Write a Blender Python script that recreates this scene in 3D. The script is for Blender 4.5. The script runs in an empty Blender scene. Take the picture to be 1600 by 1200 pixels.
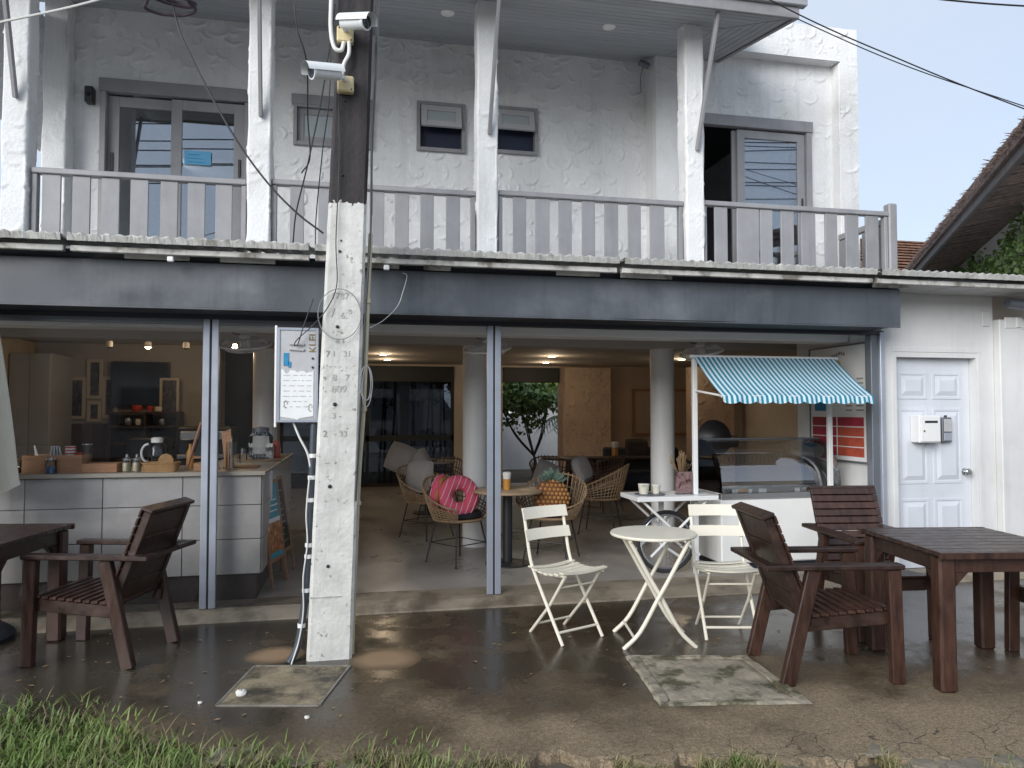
import bpy, bmesh, math, random
import numpy as np
from mathutils import Vector, Matrix, Euler
PI = math.pi
rad = math.radians
random.seed(7)
S = bpy.context.scene
C = S.collection

# ---------------------------------------------------------------- camera, sky, sun, exposure
cam_d = bpy.data.cameras.new('camera')
cam = bpy.data.objects.new('camera', cam_d); C.objects.link(cam)
cam_d.sensor_width = 36.0
cam_d.lens = 1150 / 1600 * 36.0
cam_d.clip_start = 0.05; cam_d.clip_end = 3000
cam.location = (0, -5.755, 1.5)
_p, _y = 0.0365, 0.204
_f = Vector((math.sin(_y)*math.cos(_p), math.cos(_y)*math.cos(_p), math.sin(_p)))
_r = Vector((math.cos(_y), -math.sin(_y), 0)); _u = _r.cross(_f)
cam.rotation_euler = Matrix((_r, _u, -_f)).transposed().to_euler()
S.camera = cam
S.render.resolution_x = 1024; S.render.resolution_y = 768

SUN_EL, SUN_AZ = rad(22), rad(224)          # compass azimuth, 0 = +Y, clockwise: the sun stands behind the viewer on the left
W = bpy.data.worlds.new('World'); S.world = W; W.use_nodes = True
wn = W.node_tree.nodes; wl = W.node_tree.links
bg = wn['Background']; bg.inputs['Strength'].default_value = 0.085
sky = wn.new('ShaderNodeTexSky'); sky.sky_type = 'NISHITA'; sky.sun_disc = False
sky.sun_elevation = SUN_EL; sky.sun_rotation = SUN_AZ; sky.air_density = 1.0; sky.dust_density = 0.4; sky.ozone_density = 1.5
tc = wn.new('ShaderNodeTexCoord')
mp = wn.new('ShaderNodeMapping'); mp.inputs['Scale'].default_value = (1.0, 1.0, 2.2)
nz = wn.new('ShaderNodeTexNoise'); nz.inputs['Scale'].default_value = 1.7; nz.inputs['Detail'].default_value = 7; nz.inputs['Roughness'].default_value = 0.55
cr = wn.new('ShaderNodeValToRGB'); cr.color_ramp.elements[0].position = 0.34; cr.color_ramp.elements[1].position = 0.68
cr.color_ramp.elements[0].color = (0.62, 0.62, 0.62, 1); cr.color_ramp.elements[1].color = (0.92, 0.92, 0.92, 1)
mx = wn.new('ShaderNodeMix'); mx.data_type = 'RGBA'
mx.inputs[7].default_value = (3.2, 3.6, 4.25, 1)
wl.new(tc.outputs['Generated'], mp.inputs['Vector']); wl.new(mp.outputs['Vector'], nz.inputs['Vector'])
wl.new(nz.outputs['Fac'], cr.inputs['Fac']); wl.new(cr.outputs['Color'], mx.inputs[0])
wl.new(sky.outputs['Color'], mx.inputs[6]); wl.new(mx.outputs[2], bg.inputs['Color'])
sun_d = bpy.data.lights.new('sun', 'SUN'); sun_d.energy = 1.5; sun_d.angle = rad(42); sun_d.color = (1, 0.985, 0.965)
sun = bpy.data.objects.new('sun', sun_d); C.objects.link(sun)
_d = Vector((math.sin(SUN_AZ)*math.cos(SUN_EL), math.cos(SUN_AZ)*math.cos(SUN_EL), math.sin(SUN_EL)))
sun.rotation_euler = _d.to_track_quat('Z', 'Y').to_euler(); sun.location = (-4, -10, 14)
vs = S.view_settings
vs.view_transform = 'Standard'; vs.look = 'None'; vs.gamma = 1; vs.use_curve_mapping = False
vs.exposure = 1.38

# ---------------------------------------------------------------- materials
def lin(r, g, b):
    return tuple(((c/255)/12.92 if c/255 <= 0.04045 else ((c/255+0.055)/1.055)**2.4) for c in (r, g, b))
MATS = {}
def mat(name, col, rough=0.6, var=0.12, scale=6.0, bump=0.0, bscale=40.0, metal=0.0, spec=0.5, rvar=0.0, rnd=0.0, stretch=None, col2=None, c2scale=2.0, c2lo=0.5, c2hi=0.62, trans=0.0, coat=0.0, streak=0.0):
    m = bpy.data.materials.new(name); m.use_nodes = True
    n = m.node_tree.nodes; l = m.node_tree.links; b = n['Principled BSDF']
    b.inputs['Metallic'].default_value = metal; b.inputs['Specular IOR Level'].default_value = spec
    b.inputs['Roughness'].default_value = rough; b.inputs['Coat Weight'].default_value = coat
    b.inputs['Transmission Weight'].default_value = trans
    t = n.new('ShaderNodeTexCoord'); vec = t.outputs['Object']
    if stretch:
        k = n.new('ShaderNodeMapping'); k.inputs['Scale'].default_value = stretch
        l.new(vec, k.inputs['Vector']); vec = k.outputs['Vector']
    nn = n.new('ShaderNodeTexNoise'); nn.inputs['Scale'].default_value = scale; nn.inputs['Detail'].default_value = 6
    nn.inputs['Roughness'].default_value = 0.62
    l.new(vec, nn.inputs['Vector'])
    mr = n.new('ShaderNodeMapRange'); mr.inputs['From Min'].default_value = 0.25; mr.inputs['From Max'].default_value = 0.75
    mr.inputs['To Min'].default_value = 1-var*1.6; mr.inputs['To Max'].default_value = 1+var
    l.new(nn.outputs['Fac'], mr.inputs['Value'])
    src = None
    rgb = n.new('ShaderNodeRGB'); rgb.outputs[0].default_value = (*col, 1); base = rgb.outputs[0]
    if col2:
        n2 = n.new('ShaderNodeTexNoise'); n2.inputs['Scale'].default_value = c2scale; n2.inputs['Detail'].default_value = 8
        n2.inputs['Roughness'].default_value = 0.65; l.new(vec, n2.inputs['Vector'])
        r2 = n.new('ShaderNodeMapRange'); r2.inputs['From Min'].default_value = c2lo; r2.inputs['From Max'].default_value = c2hi
        l.new(n2.outputs['Fac'], r2.inputs['Value'])
        m2 = n.new('ShaderNodeMix'); m2.data_type = 'RGBA'; m2.inputs[7].default_value = (*col2, 1)
        l.new(r2.outputs[0], m2.inputs[0]); l.new(base, m2.inputs[6]); base = m2.outputs[2]
    fac = mr.outputs[0]
    if streak:          # run-down rain marks
        ks = n.new('ShaderNodeMapping'); ks.inputs['Scale'].default_value = (11, 11, 0.7); l.new(t.outputs['Object'], ks.inputs[0])
        ns = n.new('ShaderNodeTexNoise'); ns.inputs['Scale'].default_value = 1.0; ns.inputs['Detail'].default_value = 8; ns.inputs['Roughness'].default_value = 0.7; l.new(ks.outputs[0], ns.inputs['Vector'])
        rs = n.new('ShaderNodeMapRange'); rs.inputs['From Min'].default_value = 0.50; rs.inputs['From Max'].default_value = 0.74; rs.inputs['To Min'].default_value = 1; rs.inputs['To Max'].default_value = 1-streak
        l.new(ns.outputs['Fac'], rs.inputs['Value'])
        ms_ = n.new('ShaderNodeMath'); ms_.operation = 'MULTIPLY'; l.new(fac, ms_.inputs[0]); l.new(rs.outputs[0], ms_.inputs[1]); fac = ms_.outputs[0]
    if rnd:
        oi = n.new('ShaderNodeObjectInfo'); r3 = n.new('ShaderNodeMapRange')
        r3.inputs['To Min'].default_value = 1-rnd; r3.inputs['To Max'].default_value = 1+rnd
        l.new(oi.outputs['Random'], r3.inputs['Value'])
        mu = n.new('ShaderNodeMath'); mu.operation = 'MULTIPLY'; l.new(fac, mu.inputs[0]); l.new(r3.outputs[0], mu.inputs[1]); fac = mu.outputs[0]
    vm = n.new('ShaderNodeVectorMath'); vm.operation = 'SCALE'; l.new(base, vm.inputs[0]); l.new(fac, vm.inputs['Scale'])
    l.new(vm.outputs[0], b.inputs['Base Color'])
    if rvar:
        r4 = n.new('ShaderNodeMapRange'); r4.inputs['From Min'].default_value = 0.3; r4.inputs['From Max'].default_value = 0.7
        r4.inputs['To Min'].default_value = max(0.02, rough-rvar); r4.inputs['To Max'].default_value = min(1, rough+rvar)
        l.new(nn.outputs['Fac'], r4.inputs['Value']); l.new(r4.outputs[0], b.inputs['Roughness'])
    if bump:
        nb = n.new('ShaderNodeTexNoise'); nb.inputs['Scale'].default_value = bscale; nb.inputs['Detail'].default_value = 5
        l.new(vec, nb.inputs['Vector'])
        bp = n.new('ShaderNodeBump'); bp.inputs['Strength'].default_value = bump; bp.inputs['Distance'].default_value = 0.01
        l.new(nb.outputs['Fac'], bp.inputs['Height']); l.new(bp.outputs[0], b.inputs['Normal'])
    MATS[name] = m
    return m
def glass(name, refl, tint=(1, 1, 1), rough=0.0, ior=1.5):
    m = bpy.data.materials.new(name); m.use_nodes = True
    n = m.node_tree.nodes; l = m.node_tree.links; n.remove(n['Principled BSDF'])
    tr = n.new('ShaderNodeBsdfTransparent'); tr.inputs[0].default_value = (*tint, 1)
    gl = n.new('ShaderNodeBsdfGlossy'); gl.inputs['Roughness'].default_value = rough
    gl.inputs['Color'].default_value = (0.95, 0.97, 1, 1)
    fr = n.new('ShaderNodeFresnel'); fr.inputs['IOR'].default_value = ior
    ad = n.new('ShaderNodeMath'); ad.operation = 'ADD'; ad.use_clamp = True; ad.inputs[1].default_value = refl
    l.new(fr.outputs[0], ad.inputs[0])
    ms = n.new('ShaderNodeMixShader'); l.new(ad.outputs[0], ms.inputs[0]); l.new(tr.outputs[0], ms.inputs[1]); l.new(gl.outputs[0], ms.inputs[2])
    l.new(ms.outputs[0], n['Material Output'].inputs[0]); MATS[name] = m
    return m
def emit(name, col, st):
    m = bpy.data.materials.new(name); m.use_nodes = True
    n = m.node_tree.nodes; l = m.node_tree.links; b = n['Principled BSDF']
    b.inputs['Base Color'].default_value = (*col, 1); b.inputs['Emission Color'].default_value = (*col, 1); b.inputs['Emission Strength'].default_value = st
    MATS[name] = m
    return m

mat('stucco', (0.74, 0.745, 0.745), 0.8, 0.05, 3.0, 0.55, 45, streak=0.14, col2=(0.60, 0.60, 0.58), c2scale=1.3, c2lo=0.52, c2hi=0.75)
mat('plaster', (0.66, 0.66, 0.65), 0.7, 0.06, 2.0, 0.15, 30, streak=0.12, col2=(0.57, 0.57, 0.54), c2scale=1.1, c2lo=0.55, c2hi=0.8)
mat('plaster_in', (0.58, 0.51, 0.44), 0.8, 0.05, 2.0, 0.05, 30)
mat('ceiling_paint', (0.46, 0.42, 0.385), 0.8, 0.04, 1.5)
mat('white_paint', (0.76, 0.76, 0.75), 0.45, 0.04, 3.0)
mat('door_paint', (0.63, 0.655, 0.70), 0.4, 0.04, 3.0, streak=0.06)
mat('grey_paint', (0.27, 0.27, 0.28), 0.5, 0.10, 5.0, 0.08, 60, rnd=0.07, streak=0.16)
mat('soffit_paint', (0.36, 0.375, 0.40), 0.55, 0.08, 4.0, rnd=0.06, stretch=(0.4, 3, 3))
mat('roof_dark', (0.06, 0.06, 0.065), 0.7, 0.2, 4.0)
mat('fascia_paint', (0.078, 0.087, 0.101), 0.45, 0.18, 2.2, 0.08, 4, rvar=0.12, streak=0.25, col2=(0.155, 0.165, 0.18), c2scale=1.2, c2lo=0.5, c2hi=0.75)  # paler blotches paint smudged reflections into the colour; streaks are rain dirt
mat('slot_dark', (0.02, 0.024, 0.035), 0.5, 0.1, 4)
mat('alu', (0.40, 0.43, 0.49), 0.35, 0.05, 4, metal=0.35, rvar=0.06)
mat('alu_dark', (0.15, 0.165, 0.185), 0.4, 0.06, 4, metal=0.3)
mat('polycarb', (0.40, 0.395, 0.37), 0.4, 0.2, 5, 0.1, 20, rnd=0.1, col2=(0.20, 0.185, 0.155), c2scale=6, c2lo=0.52, c2hi=0.72)
mat('batten', (0.58, 0.57, 0.54), 0.7, 0.2, 6, 0.1, 40, col2=(0.2, 0.18, 0.15), c2scale=4)
mat('wet_wood', (0.043, 0.0225, 0.0165), 0.36, 0.35, 5.0, 0.12, 50, rvar=0.12, rnd=0.16, stretch=(3, 9, 3), col2=(0.018, 0.0105, 0.009), c2scale=3.0, c2lo=0.45, c2hi=0.7)
mat('wet_wood_warm', (0.058, 0.0265, 0.0175), 0.38, 0.35, 5.0, 0.12, 50, rvar=0.12, rnd=0.16, stretch=(6, 6, 1.2), col2=(0.028, 0.0125, 0.0095), c2scale=3.0, c2lo=0.45, c2hi=0.7)
mat('cream_metal', (0.72, 0.675, 0.56), 0.4, 0.05, 8, 0.03, 80)
mat('cart_white', (0.74, 0.74, 0.73), 0.35, 0.04, 6)
mat('freezer_white', (0.76, 0.755, 0.73), 0.35, 0.04, 3)
mat('freezer_in', (0.10, 0.14, 0.18), 0.35, 0.1, 5)
mat('steel', (0.55, 0.56, 0.57), 0.25, 0.05, 6, metal=0.9)
mat('black_metal', (0.02, 0.02, 0.022), 0.45, 0.1, 8)
mat('black_plastic', (0.015, 0.015, 0.017), 0.4, 0.1, 8)
mat('rubber', (0.025, 0.025, 0.027), 0.8, 0.1, 12)
mat('rattan', (0.31, 0.205, 0.115), 0.55, 0.2, 18, 0.1, 120)
mat('dark_rattan', (0.11, 0.055, 0.035), 0.55, 0.2, 18, 0.1, 120)
mat('cushion_grey', (0.33, 0.31, 0.30), 0.9, 0.08, 12, 0.1, 200)
mat('cushion_dark', (0.022, 0.016, 0.024), 0.9, 0.1, 12)
mat('table_wood', (0.42, 0.30, 0.19), 0.4, 0.15, 4, stretch=(1, 8, 1))
mat('counter_top', (0.42, 0.38, 0.32), 0.35, 0.06, 6)
mat('tile', (0.43, 0.415, 0.40), 0.5, 0.10, 7, 0.05, 50, rnd=0.05)
mat('grout', (0.10, 0.10, 0.10), 0.8, 0.1, 10)
mat('plinth', (0.05, 0.032, 0.026), 0.5, 0.2, 6)
mat('basket', (0.42, 0.24, 0.10), 0.7, 0.2, 30, 0.2, 120)
mat('crate_wood', (0.44, 0.23, 0.12), 0.6, 0.2, 8, stretch=(1, 1, 6))
mat('white_ceramic', (0.75, 0.74, 0.70), 0.3, 0.03, 8)
mat('red_plastic', (0.45, 0.05, 0.03), 0.4, 0.1, 8)
mat('blue_print', (0.02, 0.22, 0.42), 0.6, 0.15, 20)
mat('teal_print', (0.03, 0.30, 0.40), 0.6, 0.15, 16)
mat('amber', (0.55, 0.26, 0.05), 0.4, 0.1, 8)
mat('paper', (0.74, 0.75, 0.75), 0.7, 0.05, 16)
mat('sugar', (0.66, 0.58, 0.42), 0.8, 0.05, 30)
mat('picture', (0.05, 0.045, 0.05), 0.4, 0.5, 14, col2=(0.14, 0.12, 0.11), c2scale=7)
mat('frame_cream', (0.50, 0.45, 0.38), 0.5, 0.05, 6)
mat('screen', (0.008, 0.01, 0.018), 0.12, 0.1, 3)
mat('doorway_shade', (0.02, 0.024, 0.035), 0.6, 0.2, 3)
mat('cabinet', (0.40, 0.42, 0.45), 0.5, 0.05, 3)  # sky reflection put into a pale colour
mat('brown_tile', (0.10, 0.07, 0.06), 0.4, 0.15, 6, rnd=0.1)
mat('sand_panel', (0.60, 0.46, 0.36), 0.8, 0.10, 5, 0.4, 30, col2=(0.40, 0.28, 0.20), c2scale=13, c2lo=0.56, c2hi=0.66)  # dark spots paint in the shade that flat light leaves out of the relief
mat('brown_wall', (0.42, 0.31, 0.24), 0.8, 0.06, 2)
mat('blind', (0.03, 0.032, 0.037), 0.6, 0.1, 3)
mat('window_dark', (0.035, 0.04, 0.045), 0.5, 0.1, 3)
mat('leaf', (0.085, 0.16, 0.04), 0.5, 0.5, 3, rnd=0.1, col2=(0.11, 0.17, 0.04), c2scale=1.5)
mat('leaf_bright', (0.30, 0.42, 0.07), 0.5, 0.4, 3, rnd=0.1, col2=(0.40, 0.48, 0.10), c2scale=1.5)
mat('leaf_ivy', (0.15, 0.24, 0.07), 0.5, 0.4, 5)
mat('bark', (0.045, 0.035, 0.028), 0.8, 0.3, 12, 0.3, 40)
mat('bamboo', (0.03, 0.032, 0.025), 0.5, 0.3, 10)
mat('thatch', (0.21, 0.155, 0.135), 0.9, 0.4, 14, 0.5, 60, rnd=0.2)
mat('barge', (0.115, 0.10, 0.10), 0.7, 0.2, 8, 0.15, 50)
mat('cream_wall', (0.60, 0.56, 0.50), 0.8, 0.08, 2, 0.1, 30)
mat('roof_tile', (0.22, 0.125, 0.085), 0.8, 0.3, 8, rnd=0.15)
mat('conduit_old', (0.52, 0.48, 0.34), 0.5, 0.12, 5)
mat('conduit_white', (0.66, 0.66, 0.62), 0.45, 0.08, 5)
mat('conduit_dark', (0.045, 0.055, 0.07), 0.5, 0.2, 8)
mat('box_cream', (0.60, 0.50, 0.29), 0.5, 0.1, 10)
mat('cam_white', (0.70, 0.72, 0.72), 0.35, 0.06, 8)
mat('cable', (0.02, 0.02, 0.022), 0.6, 0.1, 8)
mat('cable_grey', (0.22, 0.22, 0.23), 0.6, 0.1, 8)
mat('coil_purple', (0.050, 0.030, 0.045), 0.5, 0.3, 20)
mat('panel_grey', (0.46, 0.46, 0.47), 0.5, 0.1, 6, col2=(0.32, 0.31, 0.30), c2scale=6)
mat('ink', (0.32, 0.315, 0.295), 0.8, 0.3, 30)
mat('ink_faded', (0.45, 0.445, 0.42), 0.8, 0.3, 40)
mat('gold_ink', (0.20, 0.15, 0.04), 0.6, 0.2, 30)
mat('parasol', (0.66, 0.63, 0.52), 0.85, 0.05, 6)
mat('parasol_base', (0.03, 0.032, 0.042), 0.45, 0.2, 6)
mat('pink', (0.60, 0.085, 0.15), 0.85, 0.08, 14)
mat('pink_light', (0.72, 0.42, 0.44), 0.85, 0.05, 14)
mat('dough', (0.55, 0.28, 0.08), 0.85, 0.08, 14)
mat('pine_skin', (0.44, 0.21, 0.06), 0.85, 0.1, 14)
mat('pine_dark', (0.17, 0.06, 0.025), 0.85, 0.1, 14)
mat('pine_leaf', (0.10, 0.16, 0.12), 0.8, 0.3, 10, col2=(0.22, 0.28, 0.22), c2scale=9)
mat('napkin', (0.74, 0.73, 0.69), 0.8, 0.03, 10)
mat('frame_wood', (0.30, 0.15, 0.08), 0.6, 0.15, 8, stretch=(6, 6, 1))
mat('chalk_black', (0.012, 0.012, 0.013), 0.6, 0.4, 10)
mat('food_print', (0.45, 0.16, 0.06), 0.6, 0.5, 18, col2=(0.60, 0.46, 0.28), c2scale=14)
mat('flyer_print', (0.62, 0.36, 0.34), 0.6, 0.3, 16, col2=(0.12, 0.03, 0.03), c2scale=22, c2lo=0.52, c2hi=0.6)
mat('magenta_print', (0.36, 0.03, 0.055), 0.5, 0.2, 10)
mat('orange_print', (0.48, 0.09, 0.05), 0.5, 0.2, 10)
mat('yellow_print', (0.56, 0.38, 0.06), 0.6, 0.2, 14)
mat('dried', (0.26, 0.17, 0.09), 0.9, 0.3, 14)
mat('cup_print', (0.62, 0.60, 0.50), 0.5, 0.2, 12, col2=(0.30, 0.30, 0.22), c2scale=26, c2lo=0.55, c2hi=0.62)
mat('stripe_cushion', (0.05, 0.035, 0.03), 0.9, 0.3, 6)
mat('sofa', (0.025, 0.028, 0.04), 0.8, 0.2, 5)
mat('stone_white', (0.62, 0.61, 0.57), 0.8, 0.1, 10, 0.3, 30)
mat('liquid_blue', (0.02, 0.14, 0.35), 0.3, 0.1, 10)
mat('brass', (0.45, 0.33, 0.16), 0.35, 0.1, 10, metal=0.8)
mat('curtain', (0.42, 0.47, 0.50), 0.9, 0.05, 5)
mat('sticker_blue', (0.10, 0.36, 0.60), 0.6, 0.08, 14)
glass('glass_shop', 0.0, ior=1.33)
glass('glass_dark', 0.0, (0.30, 0.33, 0.37))
mat('kitchen_paint', (0.36, 0.335, 0.31), 0.8, 0.05, 2.0)
mat('freezer_lid', (0.24, 0.29, 0.34), 0.2, 0.06, 5)
glass('glass_up', 0.16, (0.75, 0.78, 0.8))
mat('frosted', (0.36, 0.40, 0.42), 0.25, 0.05, 5)
mat('sash_paint', (0.42, 0.42, 0.43), 0.5, 0.05, 5)
mat('room_shade_navy', (0.012, 0.018, 0.045), 0.5, 0.2, 3)
glass('glass_obj', 0.0, (0.93, 0.95, 0.95))
glass('glass_case', 0.17, (0.93, 0.96, 0.96))
emit('lamp_warm', (1.0, 0.72, 0.38), 14.0)
emit('lamp_soft', (1.0, 0.80, 0.55), 9.0)

# awning print: blue and white stripes across its width (a printed cloth)
m = mat('awning', (0.72, 0.76, 0.78), 0.8, 0.04, 8)
n = m.node_tree.nodes; l = m.node_tree.links
t = n.new('ShaderNodeTexCoord'); sx = n.new('ShaderNodeSeparateXYZ'); l.new(t.outputs['Object'], sx.inputs[0])
a = n.new('ShaderNodeMath'); a.operation = 'MULTIPLY'; a.inputs[1].default_value = 1/0.0455; l.new(sx.outputs[0], a.inputs[0])
b_ = n.new('ShaderNodeMath'); b_.operation = 'FRACT'; l.new(a.outputs[0], b_.inputs[0])
c_ = n.new('ShaderNodeMath'); c_.operation = 'GREATER_THAN'; c_.inputs[1].default_value = 0.5; l.new(b_.outputs[0], c_.inputs[0])
mm = n.new('ShaderNodeMix'); mm.data_type = 'RGBA'; mm.inputs[6].default_value = (0.55, 0.66, 0.70, 1); mm.inputs[7].default_value = (0.015, 0.185, 0.285, 1)
l.new(c_.outputs[0], mm.inputs[0]); l.new(mm.outputs[2], n['Principled BSDF'].inputs['Base Color'])

# utility pole: flaking white paint up to a ragged line, bare dark wood-brown concrete above
m = mat('pole_paint', (0.60, 0.595, 0.56), 0.75, 0.14, 7, 0.5, 30, streak=0.28)
n = m.node_tree.nodes; l = m.node_tree.links; B = n['Principled BSDF']
t = n.new('ShaderNodeTexCoord'); sx = n.new('ShaderNodeSeparateXYZ'); l.new(t.outputs['Object'], sx.inputs[0])
nn = n.new('ShaderNodeTexNoise'); nn.inputs['Scale'].default_value = 22; nn.inputs['Detail'].default_value = 5; l.new(t.outputs['Object'], nn.inputs['Vector'])
a = n.new('ShaderNodeMath'); a.operation = 'MULTIPLY_ADD'; a.inputs[1].default_value = 0.17; l.new(nn.outputs['Fac'], a.inputs[0]); l.new(sx.outputs[2], a.inputs[2])
g = n.new('ShaderNodeMath'); g.operation = 'GREATER_THAN'; g.inputs[1].default_value = 2.875; l.new(a.outputs[0], g.inputs[0])
n3 = n.new('ShaderNodeTexNoise'); n3.inputs['Scale'].default_value = 26; n3.inputs['Detail'].default_value = 6; l.new(t.outputs['Object'], n3.inputs['Vector'])
chips = n.new('ShaderNodeMapRange'); chips.inputs['From Min'].default_value = 0.64; chips.inputs['From Max'].default_value = 0.70; l.new(n3.outputs['Fac'], chips.inputs['Value'])
chip_mix = n.new('ShaderNodeMix'); chip_mix.data_type = 'RGBA'; chip_mix.inputs[7].default_value = (0.26, 0.245, 0.21, 1)
old = B.inputs['Base Color'].links[0].from_socket
l.new(chips.outputs[0], chip_mix.inputs[0]); l.new(old, chip_mix.inputs[6])
k = n.new('ShaderNodeMapping'); k.inputs['Scale'].default_value = (14, 14, 1.6); l.new(t.outputs['Object'], k.inputs[0])
n4 = n.new('ShaderNodeTexNoise'); n4.inputs['Scale'].default_value = 1.4; n4.inputs['Detail'].default_value = 7; l.new(k.outputs[0], n4.inputs['Vector'])
dk = n.new('ShaderNodeValToRGB'); dk.color_ramp.elements[0].position = 0.3; dk.color_ramp.elements[1].position = 0.75
dk.color_ramp.elements[0].color = (0.011, 0.010, 0.012, 1); dk.color_ramp.elements[1].color = (0.042, 0.033, 0.033, 1); l.new(n4.outputs['Fac'], dk.inputs[0])
fm = n.new('ShaderNodeMix'); fm.data_type = 'RGBA'; l.new(g.outputs[0], fm.inputs[0]); l.new(chip_mix.outputs[2], fm.inputs[6]); l.new(dk.outputs[0], fm.inputs[7])
l.new(fm.outputs[2], B.inputs['Base Color'])

# wet forecourt: dark damp concrete with drier, sandy patches and puddle gloss
m = mat('wet_concrete', (0.075, 0.066, 0.052), 0.4, 0.25, 1.6)
n = m.node_tree.nodes; l = m.node_tree.links; B = n['Principled BSDF']
t = n.new('ShaderNodeTexCoord'); O = t.outputs['Object']
sx = n.new('ShaderNodeSeparateXYZ'); l.new(O, sx.inputs[0])
def noise(s, d=6, r=0.6):
    q = n.new('ShaderNodeTexNoise'); q.inputs['Scale'].default_value = s; q.inputs['Detail'].default_value = d; q.inputs['Roughness'].default_value = r
    l.new(O, q.inputs['Vector']); return q.outputs['Fac']
def math_(op, a, b):
    q = n.new('ShaderNodeMath'); q.operation = op
    for i, v in enumerate((a, b)):
        if isinstance(v, (int, float)): q.inputs[i].default_value = v
        else: l.new(v, q.inputs[i])
    return q.outputs[0]
def rng(v, a, b, c=0.0, d=1.0):
    q = n.new('ShaderNodeMapRange'); q.inputs[1].default_value = a; q.inputs[2].default_value = b; q.inputs[3].default_value = c; q.inputs[4].default_value = d
    l.new(v, q.inputs[0]); return q.outputs[0]
big = noise(0.55, 5, 0.55); mid = noise(2.3, 7, 0.65); fine = noise(42, 4, 0.7); grit = noise(130, 3, 0.6)
# the yard falls away from the shop, so the street edge has dried first
edge = rng(sx.outputs[1], -1.45, -2.9, 0.0, 0.36)
dry = rng(math_('ADD', math_('ADD', math_('MULTIPLY', big, 0.45), math_('MULTIPLY', mid, 0.55)), edge), 0.54, 0.80)
ramp = n.new('ShaderNodeValToRGB'); e = ramp.color_ramp.elements
e[0].position = 0; e[0].color = (0.046, 0.037, 0.0255, 1); e[1].position = 1; e[1].color = (0.215, 0.162, 0.10, 1)
e2 = ramp.color_ramp.elements.new(0.45); e2.color = (0.103, 0.075, 0.045, 1)
l.new(dry, ramp.inputs[0])
sp = rng(fine, 0.3, 0.7, 0.62, 1.38); sp2 = rng(grit, 0.32, 0.72, 0.55, 1.6)
v1 = n.new('ShaderNodeVectorMath'); v1.operation = 'SCALE'; l.new(ramp.outputs[0], v1.inputs[0]); l.new(math_('MULTIPLY', sp, sp2), v1.inputs['Scale'])
# long cracks towards the broken street edge
vo = n.new('ShaderNodeTexVoronoi'); vo.feature = 'DISTANCE_TO_EDGE'; vo.inputs['Scale'].default_value = 4.2; vo.inputs['Randomness'].default_value = 1.0
ds = n.new('ShaderNodeVectorMath'); ds.operation = 'ADD'; qn = n.new('ShaderNodeTexNoise'); qn.inputs['Scale'].default_value = 5; qn.inputs['Detail'].default_value = 5; l.new(O, qn.inputs['Vector'])
qs = n.new('ShaderNodeVectorMath'); qs.operation = 'SCALE'; qs.inputs['Scale'].default_value = 0.22; l.new(qn.outputs['Color'], qs.inputs[0])
l.new(O, ds.inputs[0]); l.new(qs.outputs[0], ds.inputs[1]); l.new(ds.outputs[0], vo.inputs['Vector'])
crk = math_('MULTIPLY', rng(vo.outputs['Distance'], 0.0, 0.014, 1.0, 0.0), rng(math_('ADD', sx.outputs[1], math_('MULTIPLY', mid, 0.6)), -2.22, -2.42, 0.0, 1.0))
cm = n.new('ShaderNodeMix'); cm.data_type = 'RGBA'; cm.inputs[7].default_value = (0.02, 0.018, 0.013, 1); l.new(crk, cm.inputs[0]); l.new(v1.outputs[0], cm.inputs[6])
# two round rust-brown stains beside the pole
def spot(cx, cy, rx, ry):
    dx = math_('MULTIPLY', math_('SUBTRACT', sx.outputs[0], cx), 1/rx); dy = math_('MULTIPLY', math_('SUBTRACT', sx.outputs[1], cy), 1/ry)
    d2 = math_('ADD', math_('ADD', math_('MULTIPLY', dx, dx), math_('MULTIPLY', dy, dy)), math_('ADD', math_('MULTIPLY', mid, 1.3), math_('MULTIPLY', fine, 0.35)))
    return rng(d2, 1.95, 1.05, 0.0, 1.0)
st = math_('MAXIMUM', spot(-0.50, -0.97, 0.17, 0.17), spot(0.16, -1.17, 0.22, 0.20))
sm = n.new('ShaderNodeMix'); sm.data_type = 'RGBA'; sm.inputs[7].default_value = (0.30, 0.20, 0.115, 1); l.new(math_('MULTIPLY', st, 0.9), sm.inputs[0]); l.new(cm.outputs[2], sm.inputs[6])
l.new(sm.outputs[2], B.inputs['Base Color'])
wet = math_('MAXIMUM', math_('MULTIPLY', dry, 0.75), math_('MULTIPLY', st, 0.5))
l.new(rng(math_('ADD', wet, math_('MULTIPLY', mid, 0.3)), 0.12, 0.7, 0.20, 0.70), B.inputs['Roughness'])
bp = n.new('ShaderNodeBump'); bp.inputs['Distance'].default_value = 0.004; bp.inputs['Strength'].default_value = 0.5
l.new(math_('SUBTRACT', math_('ADD', math_('MULTIPLY', math_('ADD', fine, grit), rng(wet, 0, 0.7, 0.10, 0.8)), math_('MULTIPLY', mid, 0.5)), math_('MULTIPLY', crk, 2.0)), bp.inputs['Height'])
l.new(bp.outputs[0], B.inputs['Normal'])
mat('soil', (0.11, 0.088, 0.06), 0.95, 0.3, 6, 0.6, 60, col2=(0.12, 0.10, 0.07), c2scale=9)
mat('slab_mossy', (0.30, 0.26, 0.195), 0.75, 0.3, 7, 0.8, 40, rvar=0.2, col2=(0.085, 0.078, 0.042), c2scale=5.5, c2lo=0.50, c2hi=0.60)
mat('slab_sandy', (0.27, 0.22, 0.14), 0.7, 0.3, 5, 0.5, 60, rvar=0.2, col2=(0.070, 0.058, 0.040), c2scale=4, c2lo=0.46, c2hi=0.60)
mat('road_concrete', (0.36, 0.35, 0.33), 0.6, 0.2, 1.5, 0.2, 60, rvar=0.15)
mat('rim_concrete', (0.22, 0.20, 0.165), 0.7, 0.3, 9, 0.5, 60)
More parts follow.
